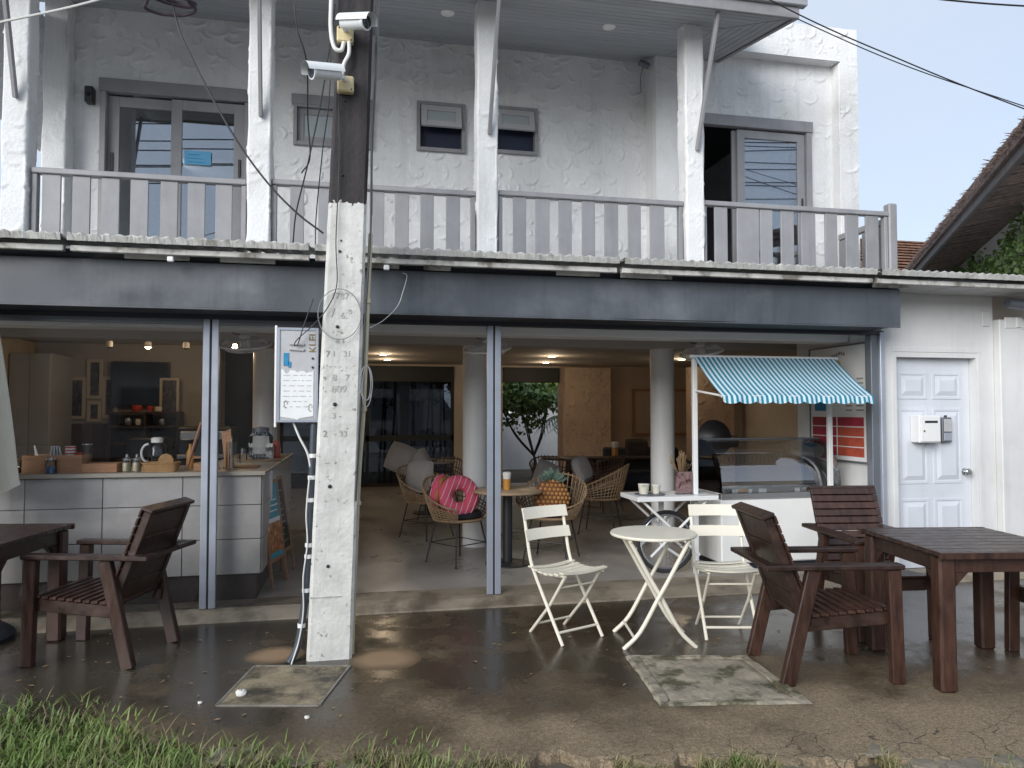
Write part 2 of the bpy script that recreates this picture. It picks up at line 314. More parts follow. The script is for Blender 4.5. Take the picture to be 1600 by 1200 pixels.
mat('crust', (0.20, 0.172, 0.13), 0.8, 0.3, 9, 0.6, 40, rnd=0.15)
mat('floor_in', (0.36, 0.33, 0.295), 0.33, 0.16, 1.3, 0.03, 20, rvar=0.12, col2=(0.27, 0.245, 0.215), c2scale=0.9)
mat('threshold', (0.27, 0.225, 0.165), 0.6, 0.25, 4, 0.3, 60, rvar=0.15, col2=(0.15, 0.12, 0.085), c2scale=3)
mat('grass_blade', (0.15, 0.225, 0.05), 0.55, 0.35, 3.0, col2=(0.25, 0.26, 0.08), c2scale=2.2, c2lo=0.5, c2hi=0.7)
mat('grass_dry', (0.27, 0.235, 0.11), 0.7, 0.35, 3.0, col2=(0.11, 0.15, 0.04), c2scale=3)
# ---------------------------------------------------------------- mesh helpers
WORLD = {}
class MB:
    def __init__(s): s.v = []; s.f = []
    def add(s, vs, fs, M=None):
        k = len(s.v)
        for p in vs:
            p = Vector(p)
            if M is not None: p = M @ p
            s.v.append(tuple(p))
        for f in fs: s.f.append(tuple(i+k for i in f))
        return s
    def box(s, x0, x1, y0, y1, z0, z1, M=None):
        vs = [(x, y, z) for z in (z0, z1) for y in (y0, y1) for x in (x0, x1)]
        return s.add(vs, [(0,2,3,1), (4,5,7,6), (0,1,5,4), (2,6,7,3), (0,4,6,2), (1,3,7,5)], M)
    def beam(s, p0, p1, w, h, up=(0, 0, 1), w1=None, h1=None):
        p0, p1 = Vector(p0), Vector(p1); d = (p1-p0).normalized(); up = Vector(up)
        if abs(d.dot(up)) > 0.99: up = Vector((1, 0, 0))
        a = d.cross(up).normalized(); b = a.cross(d).normalized()
        w1 = w if w1 is None else w1; h1 = h if h1 is None else h1
        vs = []
        for p, ww, hh in ((p0, w, h), (p1, w1, h1)):
            vs += [p-a*ww/2-b*hh/2, p+a*ww/2-b*hh/2, p+a*ww/2+b*hh/2, p-a*ww/2+b*hh/2]
        return s.add(vs, [(3,2,1,0), (4,5,6,7), (0,1,5,4), (1,2,6,5), (2,3,7,6), (3,0,4,7)])
    def tube(s, pts, r, seg=8, closed=False, cap=True):
        pts = [Vector(p) for p in pts]; n = len(pts)
        rs = r if isinstance(r, (list, tuple)) else [r]*n
        vs = []; fs = []; prev = None
        for i, p in enumerate(pts):
            if closed: d = pts[(i+1) % n]-pts[i-1]
            else: d = pts[min(i+1, n-1)]-pts[max(i-1, 0)]
            d.normalize()
            if prev is None:
                a = d.orthogonal().normalized()
            else:
                a = prev-d*prev.dot(d)
                if a.length < 1e-6: a = d.orthogonal()
                a.normalize()
            prev = a; b = d.cross(a)
            for k in range(seg):
                t = 2*PI*k/seg; vs.append(p+(a*math.cos(t)+b*math.sin(t))*rs[i])
        m = n if closed else n-1
        for i in range(m):
            j = (i+1) % n
            for k in range(seg):
                k2 = (k+1) % seg; fs.append((i*seg+k, i*seg+k2, j*seg+k2, j*seg+k))
        if cap and not closed:
            fs.append(tuple(range(seg-1, -1, -1))); fs.append(tuple((n-1)*seg+k for k in range(seg)))
        return s.add(vs, fs)
    def lathe(s, prof, seg=20, M=None, cap=True):
        vs = []; fs = []
        for r, z in prof:
            for k in range(seg):
                t = 2*PI*k/seg; vs.append((r*math.cos(t), r*math.sin(t), z))
        for i in range(len(prof)-1):
            for k in range(seg):
                k2 = (k+1) % seg; fs.append((i*seg+k, i*seg+k2, (i+1)*seg+k2, (i+1)*seg+k))
        if cap:
            fs.append(tuple(range(seg-1, -1, -1))); fs.append(tuple((len(prof)-1)*seg+k for k in range(seg)))
        return s.add(vs, fs, M)
    def prism(s, poly, h0, h1, plane='xy', M=None):
        n = len(poly)
        def P(a, b, h): return {'xy': (a, b, h), 'xz': (a, h, b), 'yz': (h, a, b)}[plane]
        vs = [P(a, b, h0) for a, b in poly]+[P(a, b, h1) for a, b in poly]
        fs = [tuple(range(n-1, -1, -1)), tuple(range(n, 2*n))]+[(i, (i+1) % n, n+(i+1) % n, n+i) for i in range(n)]
        return s.add(vs, fs, M)
    def sheet(s, rows):          # rows of points -> quad sheet
        k = len(rows[0]); vs = [p for r in rows for p in r]
        fs = [(i*k+j, i*k+j+1, (i+1)*k+j+1, (i+1)*k+j) for i in range(len(rows)-1) for j in range(k-1)]
        return s.add(vs, fs)
    def ball(s, c, rx, ry, rz, seg=14, rings=8):
        prof = [(max(1e-4, math.sin(PI*i/rings)), -math.cos(PI*i/rings)) for i in range(rings+1)]
        M = Matrix.Translation(c) @ Matrix.Diagonal((rx, ry, rz, 1))
        return s.lathe(prof, seg, M)
    def mesh(s, name, m, bevel=0.0, smooth=False, fix=True):
        me = bpy.data.meshes.new(name); me.from_pydata(s.v, [], s.f)
        if fix or bevel:
            bm = bmesh.new(); bm.from_mesh(me)
            if fix: bmesh.ops.recalc_face_normals(bm, faces=bm.faces)
            if bevel:
                ed = [e for e in bm.edges if len(e.link_faces) == 2 and e.calc_face_angle(0) > 0.6]
                bmesh.ops.bevel(bm, geom=ed, offset=bevel, segments=1, profile=0.5, affect='EDGES', clamp_overlap=True)
            bm.to_mesh(me); bm.free()
        if smooth:
            me.polygons.foreach_set('use_smooth', [True]*len(me.polygons))
            me.set_sharp_from_angle(angle=rad(40))
        me.materials.append(MATS[m] if isinstance(m, str) else m)
        return me
    def build(s, name, m, parent=None, bevel=0.0, smooth=False, fix=True):
        return link(name, s.mesh(name, m, bevel, smooth, fix), parent)
def link(name, me, parent=None):
    o = bpy.data.objects.new(name, me); C.objects.link(o)
    if parent is not None:
        o.parent = parent
        if parent.type == 'EMPTY' and WORLD.get(parent.name): o.location = -parent.location
    return o
def tag(o, label, cat, group=None, kind=None):
    if label: o['label'] = label
    if cat: o['category'] = cat
    if group: o['group'] = group
    if kind: o['kind'] = kind
    return o
def thing(name, label, cat, loc=(0, 0, 0), rz=0.0, group=None, world=False, scale=1.0):
    o = bpy.data.objects.new(name, None); C.objects.link(o)
    o.location = loc; o.rotation_euler = (0, 0, rz); o.empty_display_size = 0.1; o.scale = (scale,)*3
    if world: WORLD[o.name] = True
    return tag(o, label, cat, group)
def copy_tree(o, parent=None):
    kids = list(o.children); c = o.copy(); C.objects.link(c); c.parent = parent
    for ch in kids: copy_tree(ch, c)
    return c
def again(o, loc, rz, label, group=None):
    c = copy_tree(o); c.location = loc; c.rotation_euler = (0, 0, rz); c['label'] = label
    if group: c['group'] = group
    return c
def text_mesh(txt, size, m, depth=0.0005):
    cu = bpy.data.curves.new('lettering', 'FONT'); cu.body = txt; cu.size = size; cu.extrude = depth; cu.align_x = 'CENTER'; cu.align_y = 'CENTER'
    ob = bpy.data.objects.new('lettering', cu); C.objects.link(ob)
    dg = bpy.context.evaluated_depsgraph_get(); me = bpy.data.meshes.new_from_object(ob.evaluated_get(dg))
    bpy.data.objects.remove(ob); bpy.data.curves.remove(cu)
    me.materials.clear(); me.materials.append(MATS[m]); return me
def lettering(txt, size, m, parent, loc, rot=(PI/2, 0, 0), name='lettering'):
    o = link(name, text_mesh(txt, size, m), parent)
    base = Vector(o.location); o.location = base+Vector(loc); o.rotation_euler = rot
    return o
def arc(c, r, a0, a1, n, plane='xz', ry=None):
    out = []
    for i in range(n+1):
        t = a0+(a1-a0)*i/n; a = r*math.cos(t); b = (ry or r)*math.sin(t)
        out.append({'xz': (c[0]+a, c[1], c[2]+b), 'xy': (c[0]+a, c[1]+b, c[2]), 'yz': (c[0], c[1]+a, c[2]+b)}[plane])
    return out
def bez(p, n=14):              # Catmull-Rom through the points
    p = [Vector(q) for q in p]; p = [p[0]*2-p[1]]+p+[p[-1]*2-p[-2]]; out = []
    for i in range(1, len(p)-2):
        for k in range(n):
            t = k/n; a, b, c, d = p[i-1], p[i], p[i+1], p[i+2]
            out.append(0.5*((2*b)+(c-a)*t+(2*a-5*b+4*c-d)*t*t+(3*b-a-3*c+d)*t**3))
    out.append(p[-2]); return out
def cable(name, pts, r, m, label, group=None, n=14, seg=6, cat='cable'):
    o = MB().tube(bez(pts, n), r, seg).build(name, m, None, smooth=True, fix=False)
    return tag(o, label, cat, group)

# stucco relief: thrown-on plaster with half-moon trowel lips, as real relief
def relief(U, V, seed, amp=0.013, dens=24, rmin=0.03, rmax=0.085):
    g = np.random.default_rng(seed); u0, u1, v0, v1 = U.min(), U.max(), V.min(), V.max()
    H = np.zeros_like(U); n = int((u1-u0)*(v1-v0)*dens)+4
    for _ in range(n):
        cu, cv = g.uniform(u0-0.05, u1+0.05), g.uniform(v0-0.05, v1+0.05); r = g.uniform(rmin, rmax); a = g.normal(-1.3, 0.9)
        ex = g.uniform(0.65, 1.3); k = amp*g.uniform(0.35, 1.0)
        du, dv = (U-cu)*ex, V-cv; d = np.hypot(du, dv)/r
        sel = d < 1.2
        if not sel.any(): continue
        ds = d[sel]; th = np.arctan2(dv[sel], du[sel]); mk = np.clip(np.cos(th-a)*1.5-0.35, 0, 1)
        h = np.where(ds < 1, ds**5, np.clip(1-(ds-1)/0.10, 0, 1))*mk*k
        H[sel] = np.maximum(H[sel], h)
    for s_, k_ in ((3.1, 0.0035), (7.7, 0.002), (15.0, 0.0012)):
        p = g.uniform(0, 6, 4); H += k_*(np.sin(U*s_+p[0]+1.3*np.sin(V*s_*0.8+p[1]))*np.sin(V*s_*1.1+p[2]+np.sin(U*s_*0.7+p[3])))
    return H
def stucco_wall(name, parent, x0, x1, z0, z1, y, holes, seed, res=0.011, m='stucco', amp=0.015, dens=48):
    def axis(a, b, cuts):
        pts = sorted(set([a, b]+[c for c in cuts if a < c < b])); out = []
        for p, q in zip(pts, pts[1:]):
            k = max(1, int(round((q-p)/res))); out += list(np.linspace(p, q, k, endpoint=False))
        return np.array(out+[b])
    xs = axis(x0, x1, [h[i] for h in holes for i in (0, 1)]); zs = axis(z0, z1, [h[i] for h in holes for i in (2, 3)])
    U, V = np.meshgrid(xs, zs); H = relief(U, V, seed, amp, dens)
    vs = np.stack([U, y-H, V], -1).reshape(-1, 3); nx = len(xs)
    xc = (xs[:-1]+xs[1:])/2; zc = (zs[:-1]+zs[1:])/2; fs = []
    for j in range(len(zs)-1):
        row = [h for h in holes if h[2] < zc[j] < h[3]]
        for i in range(nx-1):
            if any(h[0] < xc[i] < h[1] for h in row): continue
            a = j*nx+i; fs.append((a, a+1, a+nx+1, a+nx))
    mb = MB(); mb.v = [tuple(p) for p in vs]; mb.f = fs
    o = mb.build(name, m, parent, smooth=False, fix=False)
    o.data.polygons.foreach_set('use_smooth', [True]*len(o.data.polygons))
    return o
def stucco_post(name, parent, cx, cy, w, d, z0, z1, seed, res=0.0135, amp=0.015):
    # ring of points round a square post, pushed out by the relief
    per = []; nw = int(w/res); nd = int(d/res)
    for i in range(nw): per.append((-w/2+w*i/nw, -d/2, 0, -1))
    for i in range(nd): per.append((w/2, -d/2+d*i/nd, 1, 0))
    for i in range(nw): per.append((w/2-w*i/nw, d/2, 0, 1))
    for i in range(nd): per.append((-w/2, d/2-d*i/nd, -1, 0))
    k = len(per); zs = np.arange(z0, z1+res, res); U, V = np.meshgrid(np.arange(k)*res, zs)
    H = relief(U, V, seed, amp, 36, 0.04, 0.08)+0.004*np.sin(V*9+seed)
    vs = []
    for j, z in enumerate(zs):
        for i, (x, y, a, b) in enumerate(per):
            x2, y2 = x, y
            rr = 0.012           # soften the corners
            x2 = max(-w/2+rr*(abs(y) > d/2-rr), min(w/2-rr*(abs(y) > d/2-rr), x))
            vs.append((cx+x2+a*H[j, i], cy+y2+b*H[j, i], z))
    fs = [(j*k+i, j*k+(i+1) % k, (j+1)*k+(i+1) % k, (j+1)*k+i) for j in range(len(zs)-1) for i in range(k)]
    mb = MB(); mb.v = vs; mb.f = fs
    o = mb.build(name, 'stucco', parent, fix=False); o.data.polygons.foreach_set('use_smooth', [True]*len(o.data.polygons))
    return o
def leaves_mesh(cs, size, name, m, seed, parent, elong=2.0, droop=0.0):
    g = np.random.default_rng(seed); v = []; f = []
    for c in cs:
        s = size*g.uniform(0.6, 1.3); a = Vector(g.normal(0, 1, 3)); a.z -= droop; a.normalize(); b = a.cross(Vector(g.normal(0, 1, 3))).normalized()
        c = Vector(c); k = len(v)
        v += [tuple(c-a*s*elong/2), tuple(c+b*s/2), tuple(c+a*s*elong/2), tuple(c-b*s/2)]; f.append((k, k+1, k+2, k+3))
    mb = MB(); mb.v = v; mb.f = f
    return mb.build(name, m, parent, fix=False)
# ---------------------------------------------------------------- ground
g = MB().box(-300, 300, -300, 300, -0.4, -0.045).build('ground', 'soil'); tag(g, None, None, kind='structure')
tag(MB().box(-120, 120, -13.5, -4.7, -0.30, -0.02).build('road', 'road_concrete'), None, None, kind='structure')
def front_edge(x):
    # the broken street edge of the forecourt
    pts = [(-9, -0.9), (-3.0, -1.30), (-1.75, -1.60), (-1.27, -1.78), (-0.73, -2.14), (-0.41, -2.32), (0.64, -2.58), (1.2, -2.70), (2.1, -2.88), (2.85, -3.08), (4, -3.2), (9, -3.5)]
    for (a, b), (c, d) in zip(pts, pts[1:]):
        if a <= x <= c: y = b+(d-b)*(x-a)/(c-a); break
    return y+0.035*math.sin(x*9.1)+0.03*math.sin(x*23+1)+0.018*math.sin(x*51)
xs = np.linspace(-9, 9, 360)
mb = MB(); vs = []
for x in xs:
    y = front_edge(x); vs += [(x, 0.3, 0.0), (x, y+0.02, 0.0), (x, y, -0.006), (x, y-0.01, -0.05)]
mb.add(vs, [(i*4+j, i*4+j+1, i*4+j+5, i*4+j+4) for i in range(len(xs)-1) for j in range(3)])
pav = mb.build('pavement', 'wet_concrete', fix=True); tag(pav, None, None, kind='structure')
# loose crust pieces along the broken edge
gr = random.Random(3)
for i in range(26):
    x = gr.uniform(-0.6, 3.6) if i < 6 else gr.uniform(1.4, 4.2); y = front_edge(x)-gr.uniform(-0.06, 0.16); k = gr.randint(5, 7); a0 = gr.uniform(0, 6)
    R = gr.uniform(0.05, 0.13)
    poly = [(R*gr.uniform(0.7, 1.15)*math.cos(a0+2*PI*j/k)*1.4, R*gr.uniform(0.7, 1.15)*math.sin(a0+2*PI*j/k)) for j in range(k)]
    o = MB().prism(poly, -0.02, gr.uniform(-0.012, 0.004)).build('crust_piece', 'crust', pav, bevel=0.006)
    o.location = (x, y, 0.0); o.rotation_euler = (gr.uniform(-0.05, 0.05), gr.uniform(-0.05, 0.05), 0)
o = MB()
o.add([(-9, -0.06, 0.052), (9, -0.06, 0.052), (9, 0.0, 0.06), (-9, 0.0, 0.06), (-9, -0.17, 0.012), (9, -0.17, 0.012), (-9, -0.2, -0.02), (9, -0.2, -0.02), (9, 0.25, 0.06), (-9, 0.25, 0.06)],
      [(0, 1, 2, 3), (4, 5, 1, 0), (6, 7, 5, 4), (3, 2, 8, 9)])
tag(o.build('threshold', 'threshold'), None, None, kind='structure')
tag(MB().box(-4.3, 7.1, 0.25, 8.7, -0.04, 0.06).build('floor', 'floor_in'), None, None, kind='structure')
tag(MB().box(-6, 12, 8.7, 16, -0.04, 0.03).build('garden_ground', 'soil'), None, None, kind='structure')

# ---------------------------------------------------------------- the cafe building
B = thing('cafe_building', 'white two-storey cafe with trowelled stucco upper floor and open shopfront', 'building', (1.2, 4, 0), world=True)
holes_l = [(-2.32, -1.06, 2.5, 4.42), (-0.63, 0.09, 4.06, 4.44), (0.545, 1.005, 4.09, 4.56), (1.295, 1.755, 4.12, 4.58)]
stucco_wall('wall', B, -2.75, 2.95, 2.55, 5.3, 1.5, holes_l, 11, amp=0.024, dens=60)
holes_r = [(3.31, 4.67, 2.5, 4.46)]
stucco_wall('wall', B, 2.94, 4.97, 2.55, 5.22, 1.2, holes_r, 12)
stucco_wall('wall', B, 3.3, 5.16, 5.2, 5.56, 1.05, [], 13, amp=0.017, dens=44)
stucco_wall('wall', B, 4.95, 5.16, 2.55, 5.2, 1.05, [], 14)
MB().box(3.3, 5.152, 1.062, 1.5, 5.205, 5.555).build('parapet', 'stucco', B, 0.01)
MB().box(4.952, 5.152, 1.062, 1.6, 2.55, 5.2).build('corner_pier', 'stucco', B, 0.01)
MB().box(2.945, 3.0, 1.215, 1.6, 2.55, 5.2).build('corner_pier', 'stucco', B)
MB().box(5.02, 5.14, 1.6, 6, 2.56, 5.3).build('side_wall', 'plaster', B)
MB().box(-2.74, -2.6, 1.52, 6, 2.56, 5.15).build('side_wall', 'plaster', B)
MB().box(-2.6, 5.02, 5.9, 6.0, 2.56, 5.3).build('rear_wall', 'plaster', B)
MB().box(2.2, 2.3, 1.56, 5.9, 2.56, 5.1).build('partition', 'plaster', B)
MB().box(-0.95, -0.85, 1.56, 5.9, 2.56, 5.1).build('partition', 'plaster', B)
MB().box(-2.75, 3.4, 1.3, 6, 5.30, 5.38).build('flat_roof', 'roof_dark', B)
MB().box(3.4, 5.02, 1.26, 5.9, 5.08, 5.16).build('flat_roof', 'roof_dark', B)
MB().box(-4.4, 7.2, 0.36, 8.8, 2.425, 2.54).build('floor_slab', 'plaster', B)
MB().box(-4.3, 7.1, 0.36, 8.65, 2.40, 2.42).build('ceiling', 'ceiling_paint', B)
MB().box(-4.3, 4.57, 0.45, 0.72, 2.155, 2.399).build('front_beam', 'white_paint', B, 0.006)
MB().box(-4.6, 2.3, 8.66, 12.4, 2.6, 2.68).build('added_shade_roof', 'plaster', B)  # slab added to shade the garden outside the dark rear window
MB().box(-4.3, 7.1, 1.96, 2.26, 2.20, 2.399).build('ceiling_beam', 'ceiling_paint', B, 0.006)
stucco_post('pilaster', B, -2.66, 1.44, 0.2, 0.2, 2.55, 5.2, 5)
for k, cx in enumerate((-2.505, -0.785, 1.03, 2.893)):
    stucco_post('column', B, cx, 0.31, 0.175, 0.18, 2.50, 4.99, 20+k)
    sf = MB().beam((cx+0.01, 0.205, 3.80), (cx+0.03, -0.17, 4.86), 0.028, 0.045, (0, -1, 0.3)).build('strut', 'grey_paint', B, 0.004)
# eave soffit of narrow grey boards, mitred at the right-hand corner
def soff(y): return 4.855+(y+0.2)*0.2
w = 0.085; y = -0.2; k = 0
while y < 1.48:
    y2 = min(y+w-0.006, 1.5); xe = 3.05+max(0.0, min(0.55, 0.35-y)); xe2 = 3.05+max(0.0, min(0.55, 0.35-y2))
    z, z2 = soff(y), soff(y2)
    MB().add([(-3.0, y, z), (xe, y, z), (xe2, y2, z2), (-3.0, y2, z2), (-3.0, y, z+0.02), (xe, y, z+0.02), (xe2, y2, z2+0.02), (-3.0, y2, z2+0.02)],
             [(0,1,2,3), (7,6,5,4), (0,4,5,1), (1,5,6,2), (2,6,7,3), (3,7,4,0)]).build('soffit_board', 'soffit_paint', B)
    y += w; k += 1
x = 3.055
while x < 3.58:
    x2 = x+0.062; ya = 0.36-(x-3.05); yb = 0.36-(x2-3.05); ye = 1.19
    MB().add([(x, ya, soff(ya)-0.002), (x2, yb, soff(yb)-0.002), (x2, ye, soff(ye)-0.002), (x, ye, soff(ye)-0.002), (x, ya, soff(ya)+0.018), (x2, yb, soff(yb)+0.018), (x2, ye, soff(ye)+0.018), (x, ye, soff(ye)+0.018)],
             [(0,1,2,3), (7,6,5,4), (0,4,5,1), (1,5,6,2), (2,6,7,3), (3,7,4,0)]).build('soffit_board', 'soffit_paint', B)
    x += 0.068
# left overhang: boards falling away to the left
for k in range(26):
    y = -0.2+k*0.17
    MB().add([(-2.78, y, 5.0), (-3.55, y, 4.42), (-3.55, y+0.16, 4.42), (-2.78, y+0.16, 5.0), (-2.78, y, 5.02), (-3.55, y, 4.44), (-3.55, y+0.16, 4.44), (-2.78, y+0.16, 5.02)],
             [(0,1,2,3), (7,6,5,4), (0,4,5,1), (1,5,6,2), (2,6,7,3), (3,7,4,0)]).build('soffit_board', 'soffit_paint', B)
MB().box(-3.0, 3.64, -0.235, -0.203, 4.835, 4.93).build('fascia_board', 'grey_paint', B, 0.004)
MB().box(-3.0, 3.70, -0.27, -0.2, 4.935, 5.03).build('gutter', 'soffit_paint', B, 0.006)
MB().add([(3.605, -0.20, 4.84), (3.64, -0.20, 4.84), (3.64, 1.19, 5.12), (3.605, 1.19, 5.12), (3.605, -0.20, 4.95), (3.64, -0.20, 4.95), (3.64, 1.19, 5.23), (3.605, 1.19, 5.23)],
         [(0,1,2,3), (7,6,5,4), (0,4,5,1), (1,5,6,2), (2,6,7,3), (3,7,4,0)]).build('barge_board', 'grey_paint', B)
MB().add([(-3.6, -0.33, 5.04), (3.74, -0.33, 5.04), (3.74, 1.6, 5.62), (-3.6, 1.6, 5.62), (-3.6, -0.33, 5.09), (3.74, -0.33, 5.09), (3.74, 1.6, 5.67), (-3.6, 1.6, 5.67)],
         [(0,1,2,3), (7,6,5,4), (0,4,5,1), (1,5,6,2), (2,6,7,3), (3,7,4,0)]).build('roof', 'roof_dark', B)
# upstairs doors and windows
def rect_frame(mb, x0, x1, z0, z1, y0, y1, t, tb=None):
    tb = t if tb is None else tb
    mb.box(x0, x0+t, y0, y1, z0, z1); mb.box(x1-t, x1, y0, y1, z0, z1)
    mb.box(x0+t, x1-t, y0, y1, z1-t, z1); mb.box(x0+t, x1-t, y0, y1, z0, z0+tb); return mb
MB().box(-2.345, -1.035, 1.455, 1.53, 4.415, 4.535).build('door_head', 'grey_paint', B, 0.004)
for (a, b) in ((-2.335, -2.285), (-1.085, -1.045)): MB().box(a, b, 1.46, 1.58, 2.55, 4.412).build('door_jamb', 'grey_paint', B, 0.003)
for x0, x1, yy in ((-2.283, -1.64, 1.53), (-1.735, -1.088, 1.495)):
    d = rect_frame(MB(), x0, x1, 2.56, 4.40, yy, yy+0.03, 0.095, 0.12).build('sliding_door', 'grey_paint', B, 0.003)
    MB().box(x0+0.09, x1-0.09, yy+0.012, yy+0.018, 2.675, 4.31).build('pane', 'glass_up', d)
    hx = x0+0.04 if x0 < -2 else x1-0.04
    MB().box(hx-0.012, hx+0.012, yy-0.012, yy, 3.7, 3.87).build('handle', 'black_metal', d, 0.003)
MB().box(3.25, 4.70, 1.155, 1.23, 4.455, 4.57).build('door_head', 'grey_paint', B, 0.004)
for (a, b) in ((4.625, 4.685), (3.28, 3.32)): MB().box(a, b, 1.16, 1.27, 2.55, 4.45).build('door_jamb', 'grey_paint', B, 0.003)
for x0, x1, yy in ((3.84, 4.62, 1.195), (3.80, 4.56, 1.235)):
    d = rect_frame(MB(), x0, x1, 2.56, 4.44, yy, yy+0.03, 0.085, 0.12).build('sliding_door', 'grey_paint', B, 0.003)
    MB().box(x0+0.08, x1-0.08, yy+0.012, yy+0.018, 2.675, 4.36).build('pane', 'glass_up', d)
    MB().box(x1-0.05, x1-0.03, yy-0.012, yy, 3.6, 3.75).build('handle', 'black_metal', d, 0.003)
cu = []
for j in range(2):
    cu.append([(4.30+i*0.01, 1.42+0.022*math.sin(i*1.1), 2.65 if j == 0 else 4.42) for i in range(32)])
MB().sheet(cu).build('curtain', 'curtain', B, smooth=True)
MB().box(-0.66, 0.115, 1.45, 1.53, 4.44, 4.535).build('window_head', 'grey_paint', B, 0.004)
for (x0, x1, z0, z1, split) in ((-0.63, 0.09, 4.06, 4.44, None), (0.545, 1.005, 4.09, 4.56, 4.30), (1.295, 1.755, 4.12, 4.58, 4.33)):
    f = rect_frame(MB(), x0-0.012, x1+0.012, z0-0.012, z1+0.012, 1.46, 1.56, 0.035).build('window', 'grey_paint', B, 0.003)
    if split:
        # top-hung sash standing slightly open
        M = Matrix.Translation((0, 1.475, z1-0.03)) @ Matrix.Rotation(rad(-14), 4, 'X') @ Matrix.Translation((0, 0, -(z1-0.03)))
        s = MB(); q = MB(); rect_frame(q, x0+0.03, x1-0.03, split, z1-0.03, -0.02, 0.012, 0.058)
        s.add(q.v, q.f, M).build('sash', 'sash_paint', f, 0.003)
        q = MB().box(x0+0.085, x1-0.085, -0.006, 0.0, split+0.055, z1-0.085)
        MB().add(q.v, q.f, M).build('pane', 'frosted', f)
        MB().box(x0+0.02, x1-0.02, 1.548, 1.554, z0+0.02, z1-0.02).build('pane', 'room_shade_navy', f)  # opaque navy sheet: darkness of the room behind the open part, as colour
    else:
        rect_frame(MB(), x0+0.024, x1-0.024, z0+0.024, z1-0.024, 1.50, 1.53, 0.06).build('sash', 'grey_paint', f, 0.003)
        MB().box(x0+0.08, x1-0.08, 1.512, 1.518, z0+0.08, z1-0.08).build('pane', 'frosted', f)
        MB().box(x0+0.02, x1-0.02, 1.57, 1.575, z0+0.02, z1-0.02).build('blind', 'cushion_grey', f)

# ground-floor side wall with the white panelled door
for (x0, x1, z0, z1) in ((4.565, 4.712, 0.0, 2.6), (5.552, 5.74, 0.0, 2.6), (4.712, 5.552, 1.985, 2.6)):
    MB().box(x0, x1, 0.0, 0.16, z0, z1).build('wall', 'plaster', B)
MB().box(4.66, 4.705, -0.006, 0.0, 0.06, 2.03).box(5.56, 5.60, -0.006, 0.0, 0.06, 2.03).box(4.66, 5.60, -0.006, 0.0, 2.031, 2.075).build('architrave', 'plaster', B, 0.002)
MB().box(4.712, 5.552, -0.05, 0.09, 0.05, 0.075).build('door_sill', 'threshold', B, 0.004)
door = MB().box(4.714, 5.55, 0.085, 0.125, 0.078, 1.983).build('door', 'door_paint', B, 0.003)
for (z0, z1) in ((1.63, 1.83), (0.86, 1.50), (0.20, 0.68)):
    for (x0, x1) in ((4.81, 5.07), (5.17, 5.43)):
        q = MB()
        # sunk moulding with a raised field
        rect_frame(q, x0-0.022, x1+0.022, z0-0.022, z1+0.022, 0.079, 0.0855, 0.022)
        q.add([(x0+0.012, 0.084, z0+0.012), (x1-0.012, 0.084, z0+0.012), (x1-0.012, 0.084, z1-0.012), (x0+0.012, 0.084, z1-0.012), (x0+0.05, 0.071, z0+0.05), (x1-0.05, 0.071, z0+0.05), (x1-0.05, 0.071, z1-0.05), (x0+0.05, 0.071, z1-0.05)],
              [(0,1,5,4), (1,2,6,5), (2,3,7,6), (3,0,4,7), (4,5,6,7)])
        q.build('panel', 'door_paint', door)
M = Matrix.Translation((5.475, 0.085, 0.94)) @ Matrix.Rotation(PI/2, 4, 'X')
MB().lathe([(0.034, 0), (0.034, 0.008), (0.014, 0.012), (0.014, 0.03), (0.03, 0.042), (0.033, 0.055), (0.024, 0.068), (0.004, 0.07)], 20, M).build('knob', 'steel', door, smooth=True)
MB().box(4.69, 5.72, 0.161, 1.3, 0.0, 2.39).build('stair_core', 'plaster_in', B)
MB().box(4.575, 4.688, 0.161, 1.32, 0.0, 2.39).build('inner_wall', 'plaster', B)
MB().box(5.62, 5.70, -0.012, 0.0, 2.28, 2.42).build('junction_plate', 'plaster', B, 0.004)

# interior shell
MB().box(-4.35, -4.2, 0.3, 8.7, 0.0, 2.4).build('inner_wall', 'plaster_in', B)
MB().box(7.0, 7.15, 0.3, 8.7, 0.0, 2.4).build('inner_wall', 'plaster_in', B)
MB().box(5.74, 7.1, 0.12, 0.22, 0.0, 2.6).build('inner_wall', 'plaster_in', B)
YB = 8.5
for (x0, x1, z0, z1, m_) in ((-4.2, -1.45, 0.06, 2.4, 'plaster_in'), (1.80, 2.76, 0.06, 2.4, 'plaster_in'), (3.92, 7.0, 0.06, 2.4, 'brown_wall'), (-1.45, 1.80, 2.36, 2.4, 'plaster_in'), (2.76, 3.92, 2.36, 2.4, 'plaster_in'), (-1.45, 1.8, 0.06, 0.12, 'plinth')):
    MB().box(x0, x1, YB, YB+0.15, z0, z1).build('rear_wall', m_, B)
for (x0, x1) in ((-1.44, 1.79), (2.77, 3.91)):
    MB().box(x0, x1, YB-0.05, YB+0.05, 2.06, 2.358).build('roller_blind', 'blind', B, 0.004)
wf = MB().box(-1.45, 1.80, YB+0.02, YB+0.09, 0.93, 1.03)
for x in (-1.45, 0.12, 1.74): wf.box(x, x+0.06, YB+0.02, YB+0.09, 0.12, 2.06)
wf = wf.build('garden_window', 'window_dark', B)
for (x0, x1) in ((-1.39, 0.12), (0.18, 1.74)):
    for (z0, z1) in ((0.12, 0.93), (1.03, 2.06)):
        MB().box(x0, x1, YB+0.05, YB+0.056, z0, z1).build('pane', 'glass_dark', wf)
stucco_wall('stone_panel', B, 3.98, 4.93, 0.06, 2.36, 8.3, [], 31, res=0.02, m='sand_panel', amp=0.03, dens=45)
MB().box(3.985, 4.925, 8.305, 8.5, 0.06, 2.36).build('chimney_breast', 'sand_panel', B)
